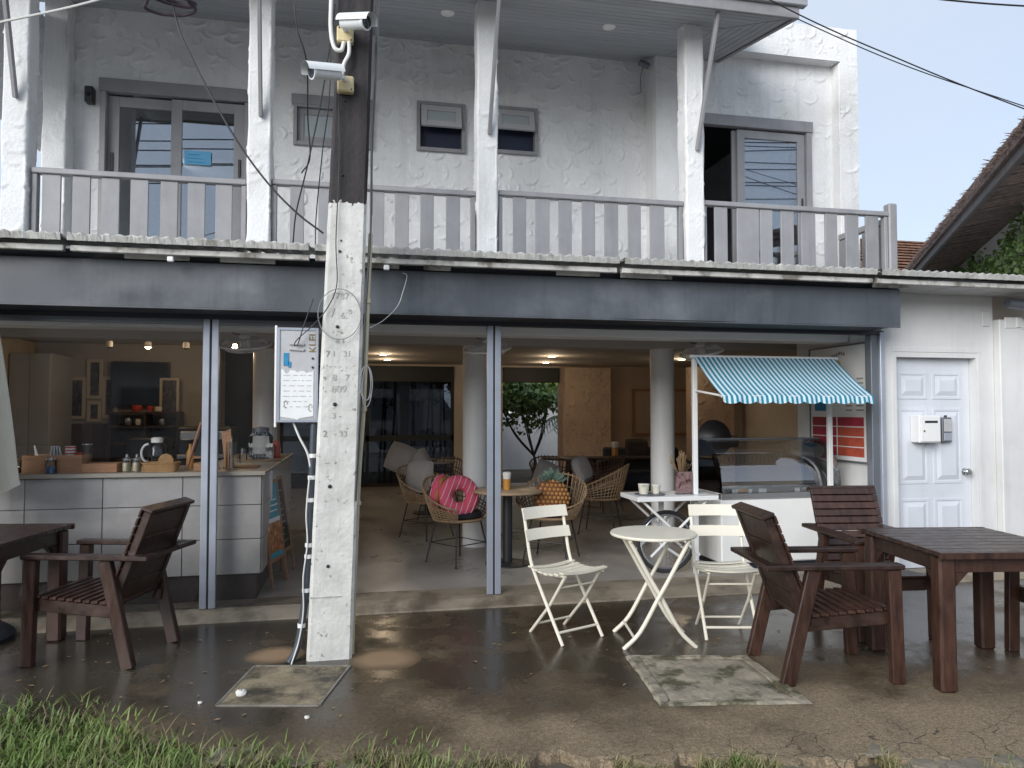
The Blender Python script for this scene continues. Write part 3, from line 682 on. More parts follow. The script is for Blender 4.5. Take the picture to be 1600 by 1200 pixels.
stucco_wall('stone_panel', B, 5.9, 6.7, 0.06, 2.3, 6.6, [], 32, res=0.02, m='sand_panel', amp=0.03, dens=45)
MB().box(5.9, 6.7, 6.605, 6.9, 0.06, 2.3).build('chimney_breast', 'sand_panel', B)
for cx in (1.222, 3.375, -1.05):
    MB().lathe([(0.135, 0.06), (0.135, 2.2)], 36, Matrix.Translation((cx, 2.11 if cx > 0 else 3.0, 0))).build('round_column', 'white_paint', B, smooth=True)
# partition at the back of the kitchen with its tiled splash-back
MB().box(-4.2, -1.9, 5.0, 5.12, 0.06, 2.4).build('kitchen_wall', 'kitchen_paint', B)
MB().box(-1.89, -1.4, 5.4, 5.5, 0.06, 2.4).build('kitchen_wall', 'doorway_shade', B)  # near-black board paints the darkness of the doorway beside the wall
sp = MB().box(-3.75, -2.5, 4.985, 4.999, 0.06, 1.33).build('splash_back', 'grout', B)
for i in range(9):
    for j in range(4):
        MB().box(-3.745+i*0.138, -3.745+i*0.138+0.132, 4.972, 4.985, 0.09+j*0.31, 0.09+j*0.31+0.30).build('tile', 'brown_tile', sp)
# right-hand white wall of the neighbouring plot, projecting a little
wl_ = thing('boundary_wall', 'white rendered wall with flaking top beside the panelled door', 'wall', (6.4, 0, 0), world=True)
MB().box(5.745, 7.6, -0.07, 0.1, 0.0, 2.34).build('render', 'plaster', wl_, 0.008)
q = MB(); gr = random.Random(5)
for i in range(9):
    a = 5.80+i*0.06; q.box(a, a+0.07, -0.085+0.01*gr.random(), -0.06, 2.28-0.03*gr.random(), 2.345+0.02*gr.random())
q.build('flaking_render', 'plaster', wl_, 0.006)
MB().tube(bez([(5.70, -0.2, 2.47), (5.86, -0.22, 2.45), (6.02, -0.23, 2.38), (6.2, -0.24, 2.25), (6.35, -0.24, 2.1)], 8), 0.05, 10).build('drain_pipe', 'alu_dark', wl_, smooth=True)
# ---------------------------------------------------------------- fascia box, canopy, glazed panels
fb = thing('shutter_box', 'long dark grey metal shutter box spanning the shopfront', 'shutter box', (0.5, -0.2, 2.2), world=True)
U, V = np.meshgrid(np.linspace(-4.2, 4.47, 260), np.linspace(2.215, 2.525, 14))
g_ = np.random.default_rng(4); Hh = np.zeros_like(U)
for _ in range(46):
    cu_, cv_ = g_.uniform(-4, 4.4), g_.uniform(2.2, 2.5); ra, rb = g_.uniform(0.08, 0.4), g_.uniform(0.05, 0.14)
    Hh += g_.uniform(-0.006, 0.006)*np.exp(-((U-cu_)/ra)**2-((V-cv_)/rb)**2)
rows = [[(U[j, i], -0.352-Hh[j, i], V[j, i]) for i in range(U.shape[1])] for j in range(U.shape[0])]
MB().sheet(rows).build('front_sheet', 'fascia_paint', fb, smooth=True, fix=False)
MB().box(-4.2, 4.47, -0.342, -0.03, 2.224, 2.522).build('casing', 'fascia_paint', fb, 0.004)
MB().box(-4.2, 4.47, -0.353, -0.325, 2.203, 2.214).build('bottom_lip', 'fascia_paint', fb)
MB().box(-4.2, 4.56, -0.03, 0.045, 2.175, 2.213).box(-4.2, 4.40, -0.30, -0.032, 2.205, 2.221).build('door_track', 'slot_dark', fb)
cn = thing('canopy', 'weathered pale corrugated canopy running above the shutter box', 'canopy', (1.5, -0.3, 2.5), world=True)
gr = random.Random(8); x = -4.4
while x < 7.6:
    wd = 0.78; rows = []
    dz = gr.uniform(-0.008, 0.008); dy = gr.uniform(-0.03, 0.02)
    for (yy, zz) in ((-0.52+dy, 2.628+dz), (-0.30, 2.655+dz), (0.0, 2.69+dz), (0.19, 2.715+dz)):
        rows.append([(x+wd*i/40*1.05, yy+(gr.uniform(-0.008, 0.004) if yy < -0.4 else 0), zz+0.011*math.sin(2*PI*i/5)) for i in range(41)])
    up = [[(a, b, c+0.006) for a, b, c in r] for r in rows]
    mb = MB().sheet(rows); mb.sheet(up)
    mb.sheet([rows[0], up[0]])
    mb.build('corrugated_sheet', 'polycarb', cn, fix=True)
    x += wd
for (x0, x1) in ((-4.4, -1.9), (-1.86, -0.35), (-0.31, 1.9), (1.94, 4.1), (4.14, 7.6)):
    rows = []
    for zz, yy in ((2.648, -0.47), (2.652, -0.552), (2.642, -0.556), (2.604, -0.552), (2.602, -0.548)):
        n_ = int((x1-x0)/0.0125); rows.append([(x0+(x1-x0)*i/n_, yy+0.004*math.sin(i*0.9+zz*40)+gr.uniform(-0.002, 0.002), zz+(0.006*math.sin((x0+(x1-x0)*i/n_)*84) if zz > 2.64 else 0)+(gr.uniform(-0.006, 0.003) if zz < 2.6 else 0)) for i in range(n_+1)])
    MB().sheet(rows).build('edge_flashing', 'polycarb', cn)
    MB().box(x0, x1, -0.50, -0.455, 2.545, 2.583).build('edge_batten', 'batten', cn, 0.004)
x = -4.3
while x < 7.5:
    MB().box(x, x+0.035, -0.443, -0.12, 2.575, 2.606).build('rafter', 'batten', cn, 0.003)
    if gr.random() < 0.62 and x < 4.4: MB().box(x+0.02, x+gr.uniform(0.2, 0.5), -0.395, -0.375, 2.530, 2.570).build('packing_strip', 'batten', cn, 0.003)
    x += gr.uniform(0.45, 0.62)
MB().box(4.5, 7.6, -0.46, -0.02, 2.555, 2.568).build('lining_board', 'panel_grey', cn)
MB().box(-4.4, 4.5, -0.30, -0.27, 2.527, 2.6).build('gap_shade_strip', 'slot_dark', cn)  # near-black strip painted as the shade in the gaps behind the battens
for x in (-1.27, 0.16):
    MB().box(x, x+0.04, -0.50, -0.47, 2.50, 2.535).build('clip', 'white_paint', cn, 0.005)
def glazed(label, x0, x1, stiles, pane=True):
    t = thing('glass_door', label, 'glass door', ((x0+x1)/2, 0, 0.06), world=True)
    for (a, b) in stiles: MB().box(a, b, -0.022, 0.022, 0.062, 2.176).build('stile', 'alu', t, 0.004)
    MB().box(x0, x1, -0.016, 0.016, 2.135, 2.174).build('top_rail', 'alu_dark', t)
    if pane: MB().box(x0+0.005, x1-0.005, -0.004, 0.004, 0.07, 2.14).build('pane', 'glass_shop', t)
glazed('glazed panel of the shopfront in front of the tiled counter', -3.4, -1.132, [(-1.130, -1.082)])
glazed('glazed panel between the first grey door post and the utility pole', -1.02, -0.17, [(-1.068, -1.020), (-0.17, -0.13)])
glazed('slim grey door leaf on the left of the middle door post', 0.985, 0.986, [(0.988, 1.036)], False)
glazed('slim grey door leaf on the right of the middle door post', 1.098, 1.099, [(1.050, 1.098)], False)
t = thing('door_frame_post', 'grey metal end post of the shopfront beside the white wall', 'post', (4.52, 0, 0.06), world=True)
MB().box(4.515, 4.56, -0.045, 0.0, 0.02, 2.2).build('face', 'alu', t, 0.004)
MB().box(4.44, 4.512, -0.02, 0.06, 0.062, 2.175).build('jamb', 'alu_dark', t, 0.004)
for (a, b) in ((-1.081, -1.069), (1.037, 1.049)):  # black strips paint the shade in the gaps between paired leaves
    tag(MB().box(a, b, -0.012, 0.012, 0.062, 2.175).build('gap_shade', 'rubber'), 'dark strip of painted shade in the seal between the two grey leaves of the '+('post before the tiled counter' if a < 0 else 'middle door post'), 'gap')
# ---------------------------------------------------------------- balcony railings
def railing(label, x0, x1, slats, ys=0.3, posts=True):
    t = thing('balcony_railing', label, 'railing', ((x0+x1)/2, ys, 2.55), group='grey balcony railings', world=True)
    zt = 3.30+0.012*(x0+2.5)
    MB().box(x0, x1, ys-0.045, ys+0.035, zt-0.03, zt+0.012).build('top_rail', 'grey_paint', t, 0.005)
    MB().box(x0, x1, ys-0.002, ys+0.03, 2.66, 2.71).build('bottom_rail', 'grey_paint', t, 0.004)
    MB().box(x0, x0+0.035, ys-0.03, ys+0.03, 2.56, zt-0.032).build('post', 'grey_paint', t, 0.004)
    MB().box(x1-0.035, x1, ys-0.03, ys+0.03, 2.56, zt-0.032).build('post', 'grey_paint', t, 0.004)
    for (a, b) in slats:
        o = MB().box(a, b, ys-0.024, ys-0.004, 2.60, zt-0.034).build('slat', 'grey_paint', t, 0.003)
        o.location.y += random.uniform(-0.004, 0.003); o.location.x += random.uniform(-0.004, 0.004)
railing('grey slatted balcony railing in front of the sliding door with the blue notice', -2.40, -0.885, [(-2.329, -2.203), (-2.124, -2.001), (-1.926, -1.80), (-1.724, -1.597), (-1.51, -1.386), (-1.312, -1.185), (-1.115, -0.992)])
railing('grey slatted balcony railing partly hidden behind the utility pole', -0.69, 0.935, [(-0.551, -0.443), (-0.34, -0.232), (-0.13, -0.02), (0.07, 0.188), (0.271, 0.386), (0.48, 0.591), (0.687, 0.804)])
railing('grey slatted balcony railing under the small square window and blank stucco', 1.13, 2.795, [(1.257, 1.369), (1.452, 1.576), (1.661, 1.776), (1.867, 1.983), (2.07, 2.193), (2.282, 2.401), (2.49, 2.623)][0:7])
railing('grey slatted balcony railing in front of the half-open sliding door at the end', 2.99, 4.87, [(3.101, 3.226), (3.32, 3.536), (3.549, 3.671), (3.761, 3.892), (3.97, 4.115), (4.208, 4.335), (4.423, 4.558), (4.633, 4.77)])
t = thing('balcony_railing', 'short return of grey railing with tall end post, running back from the corner', 'railing', (4.92, 0.3, 2.55), group='grey balcony railings', world=True)
MB().box(4.875, 4.965, 0.255, 0.345, 2.55, 3.46).build('end_post', 'grey_paint', t, 0.012)
MB().box(4.89, 4.95, 0.35, 1.04, 3.28, 3.34).build('top_rail', 'grey_paint', t, 0.005)
MB().box(4.90, 4.94, 0.35, 1.04, 2.66, 2.71).build('bottom_rail', 'grey_paint', t, 0.005)
for yy in (0.40, 0.58, 0.76, 0.94): MB().box(4.905, 4.925, yy, yy+0.11, 2.60, 3.278).build('slat', 'grey_paint', t, 0.003)
# ---------------------------------------------------------------- utility pole and what hangs on it
pole = thing('utility_pole', 'square concrete utility pole, flaking white paint below and dark above', 'pole', (-0.168, -1.03, 0), world=True)
def pole_c(z): return -0.168+0.031*z            # the pole leans a little to the right
def pole_w(z): return 0.268-0.0125*z
rows = []
for z in np.linspace(-0.05, 8.2, 84):
    c, hw, hd, ch = pole_c(z), pole_w(z)/2, 0.105-0.004*z, 0.018
    j = lambda: random.uniform(-0.0016, 0.0016)
    pts = [(-hw+ch, -hd), (0, -hd), (hw-ch, -hd), (hw, -hd+ch), (hw, hd-ch), (hw-ch, hd), (-hw+ch, hd), (-hw, hd-ch), (-hw, -hd+ch), (-hw+ch, -hd)]
    rows.append([(c+a+(j() if i not in (0, 9) else 0), -1.035+b+(j() if i not in (0, 9) else 0), float(z)) for i, (a, b) in enumerate(pts)])
MB().sheet(rows).build('shaft', 'pole_paint', pole, fix=False)
def py(z): return -1.035-(0.105-0.004*z)-0.0035
for (tx, x, z, s, mm_) in (('1787', -0.125, 2.205, 0.055, 'ink_faded'), ('/', -0.165, 2.10, 0.08, 'ink_faded'), ('3', -0.06, 2.11, 0.04, 'ink_faded'), ('6.', -0.10, 2.085, 0.055, 'ink_faded'), ('8 1', -0.12, 1.93, 0.045, 'ink_faded'),
                           ('7', -0.193, 1.846, 0.055, 'ink'), ('1   31', -0.112, 1.85, 0.05, 'ink_faded'), ('- - -', -0.15, 1.775, 0.05, 'ink_faded'), ('8   7', -0.115, 1.703, 0.055, 'ink_faded'), ('809', -0.125, 1.632, 0.06, 'ink_faded'),
                           ('3 -', -0.14, 1.47, 0.05, 'ink_faded'), ('2', -0.205, 1.36, 0.055, 'ink'), ('- 33', -0.115, 1.362, 0.05, 'ink_faded')):
    lettering(tx, s, mm_, pole, (x, py(z), z), name='painted_number')
for (x, z, r) in ((-0.138, 2.016, 0.011), (-0.104, 3.429, 0.008), (-0.116, 2.959, 0.009), (-0.127, 2.482, 0.009), (-0.149, 1.54, 0.013), (-0.174, 1.042, 0.013), (-0.181, 0.562, 0.011), (-0.12, 2.55, 0.006)):
    MB().lathe([(r, -0.004), (r*0.9, 0.006), (r*0.5, 0.009)], 10, Matrix.Translation((x, py(z)+0.002, z)) @ Matrix.Rotation(PI/2, 4, 'X')).build('bolt', 'black_metal', pole)
q = MB().box(-0.29, -0.10, py(0.38)-0.002, py(0.38)+0.003, 0.376, 0.381).build('band_line', 'ink_faded', pole)
# wire ring wrapped round the face of the pole
tag(MB().tube([(-0.125+0.128*math.cos(t), -1.152+0.012*math.cos(2*t), 2.09+0.155*math.sin(t)) for t in np.linspace(0, 2*PI, 40, endpoint=False)], 0.0028, 5, closed=True).build('wire_hoop', 'cable_grey', smooth=True), 'thin grey wire hoop resting on the white face of the pole', 'wire')
# conduits
def conduit(name, pts, r, m_, label, clamps=(), cm='white_paint', n=8, cr_=1.5):
    t = thing(name, label, 'conduit', pts[0], world=True)
    P_ = bez(pts, n); MB().tube(P_, r, 10).build('tube', m_, t, smooth=True)
    for z in clamps:
        p = min(P_, key=lambda q: abs(q.z-z)); MB().tube([p+Vector((0, 0, -0.012)), p+Vector((0, 0, 0.012))], r*cr_, 10).build('clamp', cm, t, smooth=True)
    return t
conduit('conduit_pipe', [(-0.036, -1.05, 0.0), (-0.004, -1.05, 1.03), (0.024, -1.05, 1.51), (0.046, -1.05, 2.19), (0.060, -1.05, 2.62)], 0.014, 'conduit_old', 'yellowed plastic conduit running up the right side of the pole', (0.9, 1.52, 2.2), 'conduit_old')
conduit('conduit_pipe', [(-0.40, -1.14, 0.0), (-0.355, -1.11, 0.09), (-0.316, -1.10, 0.35), (-0.298, -1.10, 0.62), (-0.29, -1.09, 0.89), (-0.282, -1.08, 1.16), (-0.275, -1.07, 1.42)], 0.021, 'conduit_dark', 'dark cable conduit strapped down the left side of the pole to the ground', (0.2, 0.42, 0.62, 0.68, 0.95, 1.08, 1.22), 'white_paint', cr_=1.12)
tag(MB().tube(bez([(-0.385, -1.17, 0.0), (-0.345, -1.14, 0.13), (-0.322, -1.13, 0.30), (-0.325, -1.128, 0.5), (-0.303, -1.125, 0.7), (-0.312, -1.122, 0.88), (-0.296, -1.115, 1.1)], 10), 0.0045, 6).build('cable', 'conduit_white', smooth=True), 'thin white cord twisting down the dark conduit beside the pole', 'cable')
cable('cable', [(0.075, -1.14, 4.6), (0.085, -1.145, 3.9), (0.062, -1.145, 3.2), (0.058, -1.148, 2.6), (0.03, -1.15, 2.1), (0.005, -1.15, 1.55), (-0.02, -1.148, 0.95)], 0.006, 'cable', 'black cable running down the right edge of the pole face')
cable('cable', [(0.10, -1.12, 4.6), (0.092, -1.13, 3.75), (0.066, -1.13, 3.15), (0.066, -1.12, 2.72)], 0.005, 'cable_grey', 'grey cable beside the black one at the upper right edge of the pole')
cable('cable', [(-0.14, -1.15, 3.43), (-0.135, -1.152, 3.0), (-0.15, -1.152, 2.55), (-0.142, -1.152, 2.28), (-0.19, -1.155, 2.14), (-0.27, -1.16, 2.03), (-0.37, -1.14, 1.935), (-0.39, -1.13, 1.90), (-0.37, -1.13, 1.905), (-0.34, -1.15, 2.0), (-0.28, -1.16, 2.18)], 0.0035, 'cable', 'thin black wire looping from the pole face to the notice panel')
tag(MB().tube([(0.04+0.032*math.sin(t)*(1+0.25*math.sin(t*0.37)), -1.158, 1.66+0.115*math.cos(t)+0.02*math.sin(t*0.5)) for t in np.linspace(0, 6*PI, 90)], 0.003, 5).build('wire_loop', 'cable_grey', smooth=True), 'hanging loop of spare grey wire on the right edge of the pole', 'wire')
cable('cable', [(0.06, -1.08, 2.02), (0.16, -0.7, 2.12), (0.26, -0.45, 2.25), (0.30, -0.40, 2.36), (0.33, -0.38, 2.48), (0.30, -0.40, 2.50)], 0.003, 'conduit_white', 'thin white wire curling from the pole to the shutter box')
# notice panel
pn = thing('meter_cabinet', 'grey metal utility panel with torn paper notices beside the pole', 'panel', (-0.372, -1.07, 1.43), world=True)
MB().box(-0.49, -0.252, -1.10, -1.03, 1.432, 2.005).build('cabinet', 'panel_grey', pn, 0.004)
q = MB(); rect_frame(q, -0.492, -0.25, 1.43, 2.007, -1.106, -1.099, 0.016); q.build('rim', 'alu', pn, 0.002)
MB().box(-0.508, -0.494, -1.095, -1.06, 1.40, 2.02).build('side_rail', 'white_paint', pn, 0.003)
rnd_ = random.Random(2)
edge = [(-0.468+0.19*i/14, 1.742+rnd_.uniform(-0.016, 0.012)) for i in range(15)]
poly = [(-0.470, 1.465), (-0.39, 1.452), (-0.372, 1.445), (-0.355, 1.455), (-0.277, 1.468)]+edge[::-1]
MB().prism(poly, -1.1035, -1.1015, 'xz').build('torn_notice', 'paper', pn)
MB().box(-0.455, -0.425, -1.1045, -1.1018, 1.775, 1.852).box(-0.428, -0.412, -1.1045, -1.1018, 1.765, 1.80).build('blue_sticker', 'blue_print', pn)
q = MB()
for k in range(7):
    z = 1.715-k*0.032; a = -0.455; 
    while a < -0.30:
        b_ = a+rnd_.uniform(0.01, 0.04); q.box(a, min(b_, -0.29), -1.1048, -1.1036, z, z+0.004); a = b_+rnd_.uniform(0.006, 0.02)
q.build('print', 'ink_faded', pn)
for (x, z) in ((-0.44, 1.54), (-0.295, 1.52)):
    MB().tube([(x+0.012*math.cos(t)*(1 if k_ % 2 else 0.6), -1.1045, z+0.022*math.sin(t)) for k_, t in enumerate(np.linspace(0, 5.2, 14))], 0.0025, 4).build('scrawl', 'ink', pn)
lettering('KLEI', 0.062, 'gold_ink', pn, (-0.283, -1.1035, 1.915), (PI/2, -PI/2, 0))
for z in (1.815, 1.76): MB().box(-0.290, -0.278, -1.108, -1.10, z, z+0.012).build('lock', 'black_metal', pn, 0.002)
for z in (1.908, 1.875): MB().tube([(-0.42, -1.105, z), (-0.335, -1.105, z-0.004)], 0.008, 8).build('louvre', 'panel_grey', pn)
cable('cable', [(-0.40, -1.06, 1.435), (-0.36, -1.08, 1.34), (-0.31, -1.09, 1.24), (-0.285, -1.09, 1.12)], 0.007, 'conduit_white', 'short pale cable dropping from the notice panel to the dark conduit')
# security cameras
def camera_thing(label, loc, rz, tilt, box_off, flip):
    t = thing('security_camera', label, 'camera', loc, 0, group='white security cameras on the pole')
    t.scale = (1.12,)*3
    MB().box(-0.045+box_off[0], 0.045+box_off[0], -0.02, 0.03, -0.045+box_off[1], 0.045+box_off[1]).build('junction_box', 'box_cream', t, 0.008)
    M = Matrix.Rotation(rz, 4, 'Z') @ Matrix.Rotation(tilt, 4, 'Y')
    q = MB().lathe([(0.03, 0.0), (0.036, 0.012), (0.038, 0.15), (0.042, 0.152), (0.042, 0.165), (0.036, 0.166)], 22, M @ Matrix.Rotation(PI/2, 4, 'Y'))
    bd = q.build('body', 'cam_white', t, smooth=True); bd.location = flip
    rows = []
    for xx in (-0.01, 0.06, 0.14, 0.20):
        rows.append([tuple(M @ Vector((xx, 0.047*math.cos(a), 0.047*math.sin(a)))) for a in np.linspace(rad(-5), rad(185), 14)])
    up = [[tuple(Vector(p)*1.0+Vector((0, 0, 0.003))) for p in r] for r in rows]
    v = MB().sheet(rows); v.sheet(up); v = v.build('visor', 'cam_white', t, smooth=True, fix=True); v.location = flip
    le = MB().lathe([(0.033, 0), (0.033, 0.004), (0.018, 0.006), (0.012, 0.002)], 20, M @ Matrix.Translation((0.165, 0, 0)) @ Matrix.Rotation(PI/2, 4, 'Y')).build('lens', 'screen', t, smooth=True); le.location = flip
    st = MB().tube([(box_off[0], -0.02, box_off[1]+0.015), (box_off[0]*0.5+flip[0]*0.5, -0.05, box_off[1]+0.02), tuple(Vector(flip)+M @ Vector((0.03, 0, -0.03)))], 0.012, 10).build('bracket', 'cam_white', t, smooth=True)
    for (sx_, sz_) in ((-0.032, 0.032), (0.032, -0.032)): MB().lathe([(0.005, 0), (0.004, 0.003)], 8, Matrix.Translation((box_off[0]+sx_, -0.021, box_off[1]+sz_)) @ Matrix.Rotation(PI/2, 4, 'X')).build('screw', 'black_metal', t)
    return t
camera_thing('upper white bullet security camera on the dark pole, pointing right', (-0.105, -1.16, 3.825), rad(-38), rad(12), (0.0, 0.0), (-0.012, -0.075, 0.03))
camera_thing('lower white bullet security camera on the dark pole, pointing left', (-0.100, -1.16, 3.515), rad(208), rad(12), (0.0, 0.0), (-0.03, -0.085, 0.02))
conduit('conduit_pipe', [(-0.185, -1.16, 4.7), (-0.19, -1.16, 4.1), (-0.192, -1.17, 3.86), (-0.17, -1.18, 3.735), (-0.128, -1.18, 3.72), (-0.112, -1.17, 3.775)], 0.013, 'conduit_white', 'white conduit hooking under the upper security camera', n=10)
conduit('conduit_pipe', [(-0.080, -1.175, 3.78), (-0.082, -1.18, 3.70), (-0.110, -1.18, 3.635), (-0.122, -1.175, 3.56)], 0.012, 'conduit_white', 'short white conduit joining the two camera boxes on the pole', n=10)
# pole footing slab with its rim, white stone
fs = thing('footing_slab', 'sandy square concrete patch set in the ground at the foot of the pole', 'slab', (-0.38, -1.5, 0), world=True)
qd = [(-0.593, -1.16), (-0.045, -1.275), (-0.192, -1.835), (-0.701, -1.73)]
MB().prism(qd, -0.03, 0.004).build('slab', 'slab_sandy', fs)
for a, b in zip(qd, qd[1:]+qd[:1]): MB().beam((*a, 0.001), (*b, 0.001), 0.014, 0.012).build('rim', 'rim_concrete', fs)
q = MB().ball((0, 0, 0), 0.032, 0.024, 0.018, 10, 6)
q.v = [(a+random.uniform(-.004, .004), b+random.uniform(-.004, .004), c+random.uniform(-.003, .003)) for a, b, c in q.v]
for i, (x, y, s, lb) in enumerate(((-0.60, -1.61, 1.0, 'largest white stone lying on the sandy patch before the pole'), (-0.24, -1.98, 0.45, 'tiny pale pebble on the wet ground in front of the sandy patch'), (-0.79, -1.68, 0.4, 'tiny pale pebble on the wet ground left of the sandy patch'))):
    o = q.build('white_stone', 'stone_white', smooth=True); o.location = (x, y, 0.014*s); o.scale = (s,)*3; tag(o, lb, 'stone')
ms = thing('inspection_cover', 'cracked mossy concrete inspection cover sunk in the wet forecourt', 'cover', (1.93, -1.9, 0), world=True)
qd = [(1.60, -1.44), (2.33, -1.60), (2.29, -2.32), (1.50, -2.20)]
inner = [(1.665, -1.50), (2.27, -1.63), (2.22, -2.255), (1.575, -2.155)]
for a, b, c, d in zip(qd, qd[1:]+qd[:1], inner[1:]+inner[:1], inner):
    q = MB(); n_ = 14
    for h in (0,):
        top = [[(a[0]+(b[0]-a[0])*i/n_+random.uniform(-.007, .007), a[1]+(b[1]-a[1])*i/n_+random.uniform(-.007, .007), 0.002) for i in range(n_+1)],
               [(a[0]*.75+d[0]*.25+((b[0]*.75+c[0]*.25)-(a[0]*.75+d[0]*.25))*i/n_, a[1]*.75+d[1]*.25+((b[1]*.75+c[1]*.25)-(a[1]*.75+d[1]*.25))*i/n_, 0.014+random.uniform(-.003, .003)) for i in range(n_+1)],
               [(d[0]+(c[0]-d[0])*i/n_+random.uniform(-.005, .005), d[1]+(c[1]-d[1])*i/n_+random.uniform(-.005, .005), 0.013+random.uniform(-.004, .003)) for i in range(n_+1)],
               [(d[0]+(c[0]-d[0])*i/n_, d[1]+(c[1]-d[1])*i/n_, -0.02) for i in range(n_+1)]]
        q.sheet(top)
    q.build('rim', 'slab_mossy', ms)
rows = []
cx_, cy_ = 1.93, -1.885
for j in range(25):
    r_ = []
    for i in range(25):
        u, v_ = i/24, j/24; p0 = Vector(inner[0])*(1-u)+Vector(inner[1])*u; p1 = Vector(inner[3])*(1-u)+Vector(inner[2])*u; p = p0*(1-v_)+p1*v_
        p = Vector((cx_, cy_))+(p-Vector((cx_, cy_)))*0.985
        r_.append((p.x, p.y, 0.012+0.004*math.sin(p.x*17+2*math.sin(p.y*13))+random.uniform(-0.002, 0.002)-(0.01 if i in (0, 24) or j in (0, 24) else 0)))
    rows.append(r_)
MB().sheet(rows).build('lid', 'slab_mossy', ms, smooth=True)

# ---------------------------------------------------------------- dark wooden garden furniture
def armchair(label, loc, rz):
    t = thing('wooden_armchair', label, 'chair', loc, rz, group='dark wet wooden armchairs')
    for s in (-1, 1):
        y = 0.252*s
        MB().beam((0.30, y, 0), (0.285, y, 0.625), 0.05, 0.072, (1, 0, 0)).build('leg', 'wet_wood_warm', t, 0.005)
        MB().beam((-0.32, y, 0), (-0.165, y, 0.625), 0.048, 0.075, (1, 0, 0)).build('leg', 'wet_wood_warm', t, 0.005)
        MB().box(-0.44, 0.335, y-0.042, y+0.042, 0.627, 0.655).build('armrest', 'wet_wood', t, 0.006)
        MB().beam((-0.245, y*0.885, 0.315), (0.268, y*0.885, 0.355), 0.026, 0.075).build('side_rail', 'wet_wood', t, 0.004)
    MB().box(0.255, 0.28, -0.21, 0.21, 0.315, 0.39).build('front_rail', 'wet_wood', t, 0.004)
    MB().box(-0.438, -0.37, -0.209, 0.209, 0.628, 0.654).build('rear_board', 'wet_wood', t, 0.005)
    for k in range(10):
        x = -0.20+k*0.051; z = 0.358+(x+0.22)*0.078
        MB().beam((x, -0.248, z+0.008), (x, 0.248, z+0.008), 0.043, 0.017, (0.078, 0, 1)).build('seat_slat', 'wet_wood_warm', t, 0.003)
    a = Vector((-0.175, 0, 0.30)); b = Vector((-0.405, 0, 0.905)); d = (b-a).normalized(); nrm = Vector((d.z, 0, -d.x))
    for s in (-1, 1):
        MB().beam(a+Vector((0, 0.212*s, 0)), b+Vector((0, 0.212*s, 0)), 0.042, 0.052, nrm).build('back_stile', 'wet_wood', t, 0.005)
    L = (b-a).length; k = 0; s0 = 0.07
    while s0 < L-0.02:
        p = a+d*(s0+0.022)+nrm*0.034
        MB().beam(p-Vector((0, 0.25, 0)), p+Vector((0, 0.25, 0)), 0.047, 0.014, nrm).build('back_slat', 'wet_wood_warm', t, 0.003)
        s0 += 0.0535
    p = b+d*0.014; MB().beam(p-Vector((0, 0.252, 0)), p+Vector((0, 0.252, 0)), 0.072, 0.022, d).build('top_rail', 'wet_wood', t, 0.004)
    pa, pb = a+d*0.05, b-d*0.01
    for k in range(4):
        q0 = pa+(pb-pa)*(k/4)+d*0.003; q1 = pa+(pb-pa)*((k+1)/4)-d*0.003; c = (q0+q1)/2-nrm*0.012
        MB().beam(c-Vector((0, 0.190, 0)), c+Vector((0, 0.190, 0)), (q1-q0).length, 0.012, nrm).build('back_panel', 'wet_wood', t, 0.003)
    return t
A1 = armchair('dark wet wooden armchair beside the counter, turned away to the left', (-1.545, -0.725, 0), rad(164.5))
again(A1, (2.655, -1.865, 0), rad(-9), 'dark wet wooden armchair seen from behind, beside the mossy inspection cover')
again(A1, (3.50, -1.20, 0), rad(262), 'dark wet wooden armchair with slatted back facing out, in front of the freezer')
again(A1, (4.275, -2.11, 0), rad(172), 'dark wooden armchair cut off by the right edge, beyond the table')
def garden_table(label, loc, rz):
    t = thing('wooden_table', label, 'table', loc, rz, group='dark wet wooden tables')
    for k in range(8):
        y = -0.395+k*0.099
        MB().box(-0.41, 0.41, y, y+0.094, 0.722, 0.748).build('plank', 'wet_wood', t, 0.004)
    for s in (-1, 1):
        MB().box(-0.415, 0.415, s*0.412-0.012, s*0.412+0.012, 0.712, 0.7485).build('edge_strip', 'wet_wood_warm', t, 0.003)
        MB().box(-0.34, 0.34, s*0.352-0.014, s*0.352+0.014, 0.632, 0.72).build('apron', 'wet_wood_warm', t, 0.003)
        MB().box(s*0.362-0.014, s*0.362+0.014, -0.337, 0.337, 0.633, 0.7195).build('apron', 'wet_wood', t, 0.003)
        for u in (-1, 1):
            MB().prism([(s*0.385-0.048, u*0.375-0.048), (s*0.385+0.03, u*0.375-0.048), (s*0.385+0.03, u*0.375+0.03), (s*0.385-0.048, u*0.375+0.03)] if False else [(s*0.352-0.046, u*0.342-0.046), (s*0.352+0.046, u*0.342-0.046), (s*0.352+0.046, u*0.342+0.046), (s*0.352-0.046, u*0.342+0.046)], 0, 0.7185).build('leg', 'wet_wood_warm', t, 0.012)
            MB().prism([(s*0.305, 0.632), (s*0.225, 0.632), (s*0.305, 0.545)], u*0.352-0.012, u*0.352+0.012, 'xz').build('brace', 'wet_wood_warm', t, 0.002)
            MB().prism([(u*0.295, 0.632), (u*0.215, 0.632), (u*0.295, 0.545)], s*0.362-0.012, s*0.362+0.012, 'yz').build('brace', 'wet_wood', t, 0.002)
    return t
T1 = garden_table('dark wet wooden square table between the armchairs on the right', (3.49, -2.02, 0), rad(-9))
again(T1, (-2.335, -0.66, 0), rad(-9), 'dark wooden table cut off by the left edge, beside the parasol base')

